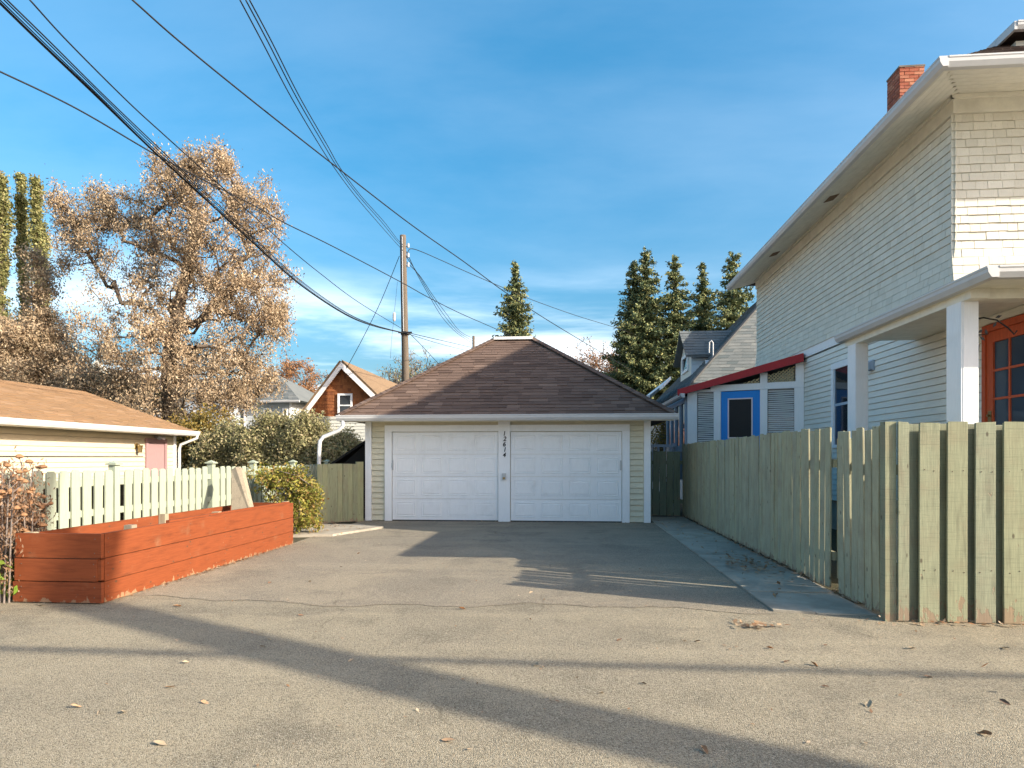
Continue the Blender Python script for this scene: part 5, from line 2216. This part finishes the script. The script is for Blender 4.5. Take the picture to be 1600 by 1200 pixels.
# --- second dry tree low at the far left
B = W3(45, 700, 29)
B.z = 0
k = .029
lob = lambda u, v, ru, rv, n, dz=0: (at(u, v, 29 + dz, B), (ru * k, ru * k, rv * k), n)
tree('deciduous_tree', 'bushy brown leaved tree low at the left edge in front of the green poplars', 'tree', B,
     [(0, 0, 0), at(45, 640, 29, B), at(48, 590, 29, B), at(52, 550, 29, B)], [.22, .2, .16, .1],
     [lob(20, 530, 55, 40, 70), lob(70, 540, 40, 45, 50), lob(40, 580, 75, 40, 90), lob(95, 590, 45, 35, 50), lob(-40, 560, 60, 50, 60), lob(72, 455, 20, 60, 26), lob(130, 610, 40, 22, 30, -1)],
     'maple', 34, .20, .060, 102, droop=.9, elong=.45, extra_twigs=1100, leafy=.9, twig_leaves=True)
# golden low bushes under the tree
for i, (u, v, Z, rw, rh_, mat, nm, lab) in enumerate(((320, 690, 22, 45, 40, 'yellow', 'golden_bush', 'golden brown bush behind the mint fence right of the pink door'),
                                                   (190, 610, 30, 60, 24, 'yellow', 'golden_bush', 'yellowish shrub peeking over the tan roof of the cream garage'))):
    B = W3(u, v, Z)
    B.z = 0
    k = Z / 1000
    tree(nm, lab, 'bush', B, [(0, 0, 0), (0, 0, .4), (.1, 0, .9)], [.08, .07, .05],
         [(at(u, v, Z, B), (rw * k, rw * k * .8, rh_ * k), 90), (at(u - rw * .5, v + rh_ * .6, Z, B), (rw * k * .7, rw * k * .5, rh_ * k), 50)], mat, 46, .16, .055, 110 + i, droop=.2, elong=.5)
# --- lilac thicket in front of the gable house
for i, (u, v, Z, rw, rh_, n, lab) in enumerate(((350, 706, 20.5, 40, 34, 110, 'dusty olive lilac bush, leftmost of the tall thicket behind the mint fence'),
                                               (415, 702, 20, 52, 42, 150, 'dusty olive lilac bush in the middle of the tall thicket behind the mint fence'),
                                               (475, 697, 19.5, 38, 38, 120, 'dusty olive lilac bush below the brown gable, by the garage downspout'),
                                               (530, 712, 19, 34, 26, 90, 'low dusty olive lilac bush over the dark lean-to left of the garage'))):
    B = W3(u, v, Z)
    B.z = 0
    k = Z / 1000
    tree('lilac_bush', lab, 'bush', B, [(0, 0, 0), (0, 0, .3), (.05, 0, .7)], [.09, .08, .06],
         [(at(u, v, Z, B), (rw * k, rw * k * .8, rh_ * k), n), (at(u, v + rh_ * .8, Z, B), (rw * k, rw * k * .8, rh_ * k * .8), n // 2), (at(u + rw * .3, v - rh_ * .75, Z, B), (rw * k * .5, rw * k * .4, rh_ * k * .5), n // 5)],
         'lilac', 44, .15, .046, 120 + i, droop=.0, elong=.5, bark='twig', r_tip=.007, group='lilac bushes behind the mint fence', extra_twigs=260)
# rose bush by the left gate
B = W3(452, 800, 12.0)
B.z = 0
k = .012
tree('rose_bush', 'yellowing green rose bush at the far end of the orange planter beside the left gate', 'bush', B, [(0, 0, 0), (0, 0, .15), (.03, 0, .3)], [.04, .03, .03],
     [(at(452, 762, 12, B), (46 * k, .45, 24 * k), 50), (at(474, 786, 12, B), (24 * k, .35, 30 * k), 46), (at(430, 748, 12, B), (32 * k, .35, 14 * k), 30), (at(480, 815, 12, B), (18 * k, .25, 12 * k), 16), (at(440, 738, 12, B), (40 * k, .3, 10 * k), 14), (at(462, 790, 12, B), (50 * k, .5, 45 * k), 30)],
     'rose', 20, .06, .029, 131, droop=.3, elong=.6, bark='twig', r_tip=.004, extra_twigs=160)

# --- columnar poplars
def poplar(u0, vtop, Z, wpx, seed, label, lean=0.0):
    rng = np.random.default_rng(seed)
    top = W3(u0, vtop, Z)
    base = Vector((top.x + lean, top.y, 0))
    H = top.z
    k = Z / 1000
    root = thing('poplar_tree', tuple(base), label, 'tree', 'columnar green poplars at the left edge')
    mb = MB()
    mb.tube([(base.x, base.y, 0), ((base.x + top.x) / 2, base.y, H * .5), (top.x, top.y, H * .98)], [.3, .2, .03], 8)
    tips = []
    for i in range(230):
        h = H * rng.uniform(.12, .97)
        an = rng.uniform(0, 2 * math.pi)
        f = h / H
        prof = min(1, (1.02 - f) * 5.5) ** .6 * (.72 + .28 * math.sin(f * 17 + seed) * rng.uniform(.5, 1.1))
        r = wpx * k / 2 * prof * rng.uniform(.35, 1.0)
        cxp = base.x + (top.x - base.x) * f
        p = np.array([cxp, base.y, h - r * 1.9])
        q = np.array([cxp + math.cos(an) * r, base.y + math.sin(an) * r, h + r * .6])
        mb.tube([p, q], [.03, .01], 3, cap=False)
        for g in np.linspace(.25, 1.0, 6):
            tips.append(p + (q - p) * g)
    part('trunk', mb, M['bark'], root, smooth=True)
    V = leaves_at(rng, np.array(tips), 15, .13, .085, droop=0, elong=.6) - np.array(base)
    put('crown', leaf_mesh('crown', V, LEAF['poplar']), base, root)


poplar(1, 256, 40, 46, 201, 'slender green poplar at the very left edge')
poplar(32, 260, 41, 15, 202, 'thin green poplar between the leftmost one and the wider one', .7)
poplar(54, 262, 40, 32, 203, 'slender green poplar nearest to the big tan tree', 1.3)


# --- spruces
def spruce(u, vtop, Z, wpx, vbot, seed, label, twin=None):
    rng = np.random.default_rng(seed)
    top = W3(u, vtop, Z)
    base = Vector((top.x, top.y, 0))
    H = top.z
    k = Z / 1000
    R = wpx * k / 2 * 1.1
    zb = CAM_H + (HOR - vbot) / 1000 * Z
    root = thing('spruce_tree', tuple(base), label, 'tree', 'dark spruces on the skyline')
    mb = MB()
    mb.tube([(base.x, base.y, 0), (base.x, base.y, H * .6), (top.x, top.y, H)], [.32, .16, .015], 8)
    C, D, Sz = [], [], []
    h = H - .15
    while h > max(1.2, zb - 3):
        f = (H - h) / (H - zb)
        prof = R * min(1.15, .07 + 1.05 * f ** .80) * rng.uniform(.68, 1.15)
        nb = int(6 + 6 * min(1, f))
        a0 = rng.uniform(0, 6.28)
        for b in range(nb):
            an = a0 + b * 2 * math.pi / nb + rng.normal() * .25
            L = prof * rng.choice((.5, .75, 1.0, 1.12, 1.28)) * rng.uniform(.9, 1.1)
            hh = h + rng.normal() * .15
            dirv = np.array([math.cos(an), math.sin(an), 0])
            n = max(3, int(L / .10))
            p_prev = None
            for i in range(n):
                t = (i + .6) / n
                z = hh + L * (.10 - .75 * t + .62 * t * t) if f > .10 else hh + L * .7 * t
                c = np.array([base.x, base.y, z]) + dirv * L * t
                w = .06 + .16 * (1 - abs(t - .55)) * min(1, L / 1.2)
                for s in range(8):
                    off = rng.normal(size=3) * np.array([w * .75, w * .75, .09])
                    C.append(c + off)
                    dd = dirv * rng.uniform(.3, 1) + rng.normal(size=3) * .55 + np.array([0, 0, -.25])
                    D.append(dd / np.linalg.norm(dd))
            mb.tube([(base.x, base.y, hh), (base.x + dirv[0] * L * .9, base.y + dirv[1] * L * .9, hh - L * .06)], [.03, .008], 3, cap=False)
        h -= rng.uniform(.30, .50) * (1.0 if f > .1 else .7)
    C, D = np.array(C), np.array(D)
    s = rng.uniform(.08, .17, (len(C), 1))
    wv = np.cross(D, rand_dirs(rng, len(C)))
    wv /= np.linalg.norm(wv, axis=1, keepdims=True) + 1e-9
    V = quads(C, D * s, wv * s * .42) - np.array(base)
    part('trunk', mb, M['bark'], root, smooth=True)
    put('crown', leaf_mesh('crown', V, LEAF['spruce']), base, root)


spruce(805, 414, 48, 52, 530, 301, 'lone dark spruce standing behind the garage roof peak')
spruce(1009, 394, 50, 76, 560, 302, 'tallest spruce of the row at right, first beside the garage roof slope')
spruce(990, 410, 51, 66, 560, 306, 'spruce with a lower top leaning on the left side of the tallest spruce')
spruce(1054, 405, 50, 78, 560, 303, 'broad spruce second from the left in the row at right')
spruce(1098, 415, 52, 62, 560, 304, 'spruce behind the white dormer, third in the row at right')
spruce(1146, 401, 49, 92, 560, 305, 'spruce partly hidden by the eave of the tall ivory house')

# --- bare and thin trees far behind
def bare(u, v, Z, rw, rh_, n, label, mat=None, seed=1, per=10, leafy=1.0, bark='twig', size=.08, tw=900):
    B = W3(u, v, Z)
    B.z = 0
    k = Z / 1000
    hz = CAM_H + (HOR - v) / 1000 * Z
    tree('thin_tree', label, 'tree', B, [(0, 0, 0), (0, 0, hz * .35), (.1, 0, hz * .6), (.1, 0, hz * .8)], [.2, .18, .14, .1],
         [(at(u, v, Z, B), (rw * k, rw * k, rh_ * k), n), (at(u + rw * .3, v + rh_ * .6, Z, B), (rw * k * .8, rw * k * .8, rh_ * k * .7), n // 2)],
         mat, per, .3, size, seed, bark=bark, extra_twigs=tw, r_tip=.024, leafy=leafy)


bare(655, 600, 50, 52, 40, 260, 'pale bare tree behind the tall utility pole', seed=401, tw=2600, mat='lilac', per=8, leafy=.7, size=.08)
bare(462, 605, 60, 34, 42, 120, 'rust orange thinning tree left of the brown gable', mat='orange', seed=402, per=22, size=.10)
bare(935, 598, 62, 66, 50, 420, 'bare rusty tree between the garage roof and the spruces', mat='orange', seed=403, per=14, leafy=.7, tw=3600, size=.09)
bare(985, 600, 60, 50, 44, 240, 'rust leaved tree under the spruces right of the garage roof', mat='orange', seed=404, per=24, size=.10)
bare(1085, 600, 66, 70, 50, 120, 'brown leaved tree behind the white dormer and the spruces', mat='orange', seed=405, per=20, size=.11)
bare(505, 610, 66, 34, 30, 90, 'bare grey tree behind the brown gable roof', seed=406, tw=900)
bare(1040, 690, 24, 16, 40, 60, 'small leafy tree seen between the garage eave and the enclosed porch', mat='yellow', seed=407, per=22, size=.05, tw=200)

# distant wooded skyline that closes the horizon
rng = np.random.default_rng(77)
pts = []
for i in range(520):
    u = rng.uniform(-700, 2300)
    Z = rng.uniform(85, 130)
    p = W3(u, 716, Z)
    h = rng.uniform(2.5, 8.0)
    for q in range(5):
        pts.append((p.x + rng.normal() * 2.5, p.y + rng.normal() * 2.5, h * rng.uniform(.1, 1)))
V = leaves_at(rng, np.array(pts), 18, 1.3, .5, droop=0, elong=.6)
tag(put('distant_wood', leaf_mesh('distant_wood', V, LEAF['orange'])), 'hazy brown band of far trees along the horizon', 'wood', kind='stuff')


# ================================================================== SMALL PLANTS AND LITTER
def sunflower(x, y, h, seed, lab):
    rng = np.random.default_rng(seed)
    root = thing('dead_sunflower', (x, y, 0), lab, 'plant', 'dried flower stalks by the planter')
    mb = MB()
    lx, ly = rng.normal() * .08, rng.normal() * .06
    top = np.array([x + lx, y + ly, h])
    pts = [(x, y, 0), (x + lx * .3, y + ly * .3, h * .4), (x + lx * .7, y + ly * .7, h * .8), tuple(top)]
    mb.tube(pts, [.011, .009, .007, .005], 5)
    tips = []
    heads = []
    for i in range(5):
        f = rng.uniform(.45, 1.0)
        an = rng.uniform(0, 6.28)
        a = np.array([x + lx * f, y + ly * f, h * f])
        b = a + np.array([math.cos(an) * .10, math.sin(an) * .10, .10])
        mb.tube([a, b], [.005, .004], 4, cap=False)
        if i < 4:
            c = Vector(b)
            r = rng.uniform(.022, .045)
            heads.append((c, r))
        tips.append(b)
    for i in range(16):
        f = rng.uniform(.12, .9)
        tips.append(np.array([x + lx * f, y + ly * f, h * f]) + rng.normal(size=3) * np.array([.06, .06, .03]))
    part('stalk', mb, M['twig'], root)
    for c, r in heads:
        hm = MB()
        hm.tube([c - Vector((0, 0, .012)), c, c + Vector((0, 0, .012)), c + Vector((0, 0, .03))], [r * .5, r, r * .95, r * .3], 9)
        part('seed_head', hm, M['seed'], root, origin=c)
    V = leaves_at(rng, np.array(tips), 10, .04, .021, droop=1.4, elong=.35, zs=1.4) - np.array([x, y, 0])
    put('dead_leaves', leaf_mesh('dead_leaves', V, LEAF['sunflower']), (x, y, 0), root)


rs = random.Random(71)
for i in range(26):
    u = 76 if i == 25 else (-12 + 70 * i / 24 + rs.uniform(-3, 3))
    X = -5.62 if i == 25 else rs.uniform(-5.9, -5.55)
    xc = (u - 800) / 1000
    Z = X / (xc * CS - SN)
    p = W3(u, 716, Z)
    h = 1.43 - rs.uniform(.0, .42) - (.12 if u > 45 else 0) if i != 25 else 1.0
    sunflower(p.x, p.y, h, 500 + i, 'short dried stalk standing alone in front of a mint picket' if i == 25 else 'tall dried brown flower stalk in the clump left of the planter')
rng = np.random.default_rng(9)
n = 26
P = np.array([(rng.uniform(-5.95, -5.55), rng.uniform(5.7, 6.15), 0) for _ in range(n)])
P[:, 2] = rng.uniform(.05, .42, n)
V = leaves_at(rng, P, 12, .06, .05, droop=-.3, elong=.5)
tag(put('weed_clump', leaf_mesh('weed_clump', V, LEAF['weed'])), 'bright green weeds at the foot of the dried stalks by the left edge', 'weeds', kind='stuff')
P = np.array([(rng.uniform(-5.0, -4.7), rng.uniform(9.3, 10.2), .47) for _ in range(30)])
V = leaves_at(rng, P, 7, .04, .05, droop=-.6, elong=.2)
tag(put('planter_grass', leaf_mesh('planter_grass', V, LEAF['rose'])), 'sparse grass growing in the far end of the orange planter', 'grass', kind='stuff')

# individual fallen leaves
LM = []
for q in range(5):
    rl = random.Random(q)
    m = MB()
    n = 10
    rim = []
    for i in range(n):
        an = 2 * math.pi * i / n
        r = (.024 + .016 * abs(math.cos(an)) ** 3) * rl.uniform(.85, 1.15)
        curl = abs(math.sin(an)) * (.020 if q % 2 else .010) + max(0, math.cos(an)) * .012
        rim.append((math.cos(an) * r * 1.3, math.sin(an) * r * .85, .003 + curl * rl.uniform(.7, 1.3)))
    m.add(rim + [(0, 0, .005)], [(i, (i + 1) % n, n) for i in range(n)])
    tone = [(.34, .22, .13), (.26, .13, .06), (.34, .265, .175), (.28, .16, .085), (.14, .085, .055)][q]
    LM.append(m.mesh('fallen_leaf', [m_plain('dry_leaf_%s' % ('tan', 'russet', 'straw', 'brown', 'umber')[q], tone, .8, .2, var=.25, scale=60)]))
rs = random.Random(83)


def fallen(x, y, s=1.0, kind=None, z=.008, lab=None):
    o = put('fallen_leaf', LM[kind if kind is not None else rs.randrange(5)], (x, y, z), None, (rs.uniform(-.5, .5), rs.uniform(-.4, .4), rs.uniform(0, 6.28)))
    o.scale = (s * .58,) * 3
    tag(o, lab or 'small curled dry leaf lying on the pavement', 'leaf', 'dry leaves scattered on the pavement')


for (u, v, s, kd) in ((277, 949, 1.3, 3), (120, 1107, 1.1, 0), (193, 1115, 1.0, 2), (155, 1116, .8, 2), (266, 1076, 1.0, 0), (420, 1001, .9, 2), (410, 1012, .9, 2), (722, 953, 1.3, 1), (838, 1041, 1.3, 2), (968, 1002, 1.0, 4), (1090, 1004, 1.1, 4),
                      (1070, 1003, .8, 2), (1272, 1041, 1.1, 1), (1230, 1036, 1.2, 4), (1425, 1015, 1.3, 2), (1572, 1015, 1.4, 2), (1358, 1104, 1.4, 2), (1290, 1010, .7, 4), (690, 1060, .9, 2), (548, 1034, .8, 2), (421, 912, 1.2, 4),
                      (484, 910, 1.2, 2), (470, 963, .9, 4), (560, 866, .9, 3), (533, 887, .8, 4), (290, 1037, 1.0, 2), (1450, 1060, 1.1, 4), (1203, 1015, 1.0, 1), (1570, 1100, 1.1, 4), (940, 1085, .8, 2), (1005, 1070, .8, 4), (860, 1094, .7, 2), (320, 1100, .8, 0),
                      (830, 927, .9, 2), (1000, 890, 1.0, 2), (925, 871, .9, 2), (985, 925, .9, 2), (1120, 927, 1.0, 2), (1025, 912, .9, 2), (890, 850, .9, 2), (1290, 1075, .8, 4), (1540, 1150, 1.2, 1), (700, 1160, 1.1, 0), (250, 1165, 1.2, 2), (1100, 1175, 1.1, 3)):
    p = G(u, v)
    fallen(p.x, p.y, s, kd)
o = None
p = G(70, 946)
fallen(p.x, p.y - .03, 2.0, 2, lab='pale crumpled leaf lying against the near end of the orange planter')
# drifts of leaves and grit (uncountable)
rng = np.random.default_rng(15)


def drift(name, lab, cen, sx, sy, n, z, size=.035):
    P = np.column_stack([cen[0] + rng.normal(size=n) * sx, cen[1] + rng.normal(size=n) * sy, np.full(n, z) + rng.uniform(0, .02, n)])
    d = rand_dirs(rng, n, .25)
    s = size * rng.uniform(.5, 1.3, (n, 1))
    w = np.cross(d, np.array([0, 0, 1.0]) + rng.normal(size=(n, 3)) * .25)
    w /= np.linalg.norm(w, axis=1, keepdims=True) + 1e-9
    tag(put(name, leaf_mesh(name, quads(P, d * s, w * s * .55), LEAF['litter'])), lab, 'leaves', kind='stuff')


p = G(1178, 888)
drift('leaf_drift', 'drift of brown leaves on the concrete walk beside the long fence', (2.38, p.y), .16, .38, 190, .058)
p = G(1182, 980)
drift('leaf_drift', 'small heap of dry leaves at the corner where walk and alley meet', (p.x, p.y), .10, .06, 45, .016)
P = []
V = []
pts = np.array([(rng.uniform(2.0, 2.8), rng.uniform(6.5, 15.6)) for _ in range(150)])
n = len(pts)
Pp = np.column_stack([pts, np.full(n, .062)])
d = rand_dirs(rng, n, .2)
s = .03 * rng.uniform(.5, 1.4, (n, 1))
w = np.cross(d, np.array([0, 0, 1.0]) + rng.normal(size=(n, 3)) * .2)
w /= np.linalg.norm(w, axis=1, keepdims=True)
tag(put('leaf_scatter', leaf_mesh('leaf_scatter', quads(Pp, d * s, w * s * .5), LEAF['litter'])), 'loose leaf scraps strewn along the concrete walk', 'leaves', kind='stuff')
n = 900
Pp = np.column_stack([rng.uniform(-7, 7, n), 1.6 + rng.uniform(0, 1, n) ** 1.4 * 12.6, np.full(n, .013)])
ok = ~((Pp[:, 1] > 6) & ((Pp[:, 0] < -4.5) | (Pp[:, 0] > 1.9)))
Pp = Pp[ok]
n = len(Pp)
d = rand_dirs(rng, n, .2)
s = .012 * rng.uniform(.4, 1.6, (n, 1))
w = np.cross(d, np.array([0, 0, 1.0]) + rng.normal(size=(n, 3)) * .2)
w /= np.linalg.norm(w, axis=1, keepdims=True)
tag(put('pavement_grit', leaf_mesh('pavement_grit', quads(Pp, d * s, w * s * .5), LEAF['litter'])), 'tiny leaf crumbs and grit strewn over the pavement', 'grit', kind='stuff')
drift('leaf_drift', 'thin line of leaf scraps along the foot of the pale alley fence', (4.6, 5.84), 1.0, .035, 240, .014, .026)
drift('leaf_drift', 'dirt and leaf crumbs along the foot of the orange planter', (-4.53, 8.2), .03, 1.2, 260, .014, .020)
drift('leaf_drift', 'brown leaf scraps gathered at the foot of the long olive fence', (2.79, 10.5), .03, 2.4, 320, .05, .026)
drift('leaf_drift', 'dry leaves gathered under the rose bush and along the left gate', (-4.9, 12.4), .4, .5, 200, .06, .03)
drift('leaf_drift', 'leaf crumbs strewn in front of the white garage doors', (-1.2, 14.3), 1.9, .10, 200, .014, .02)
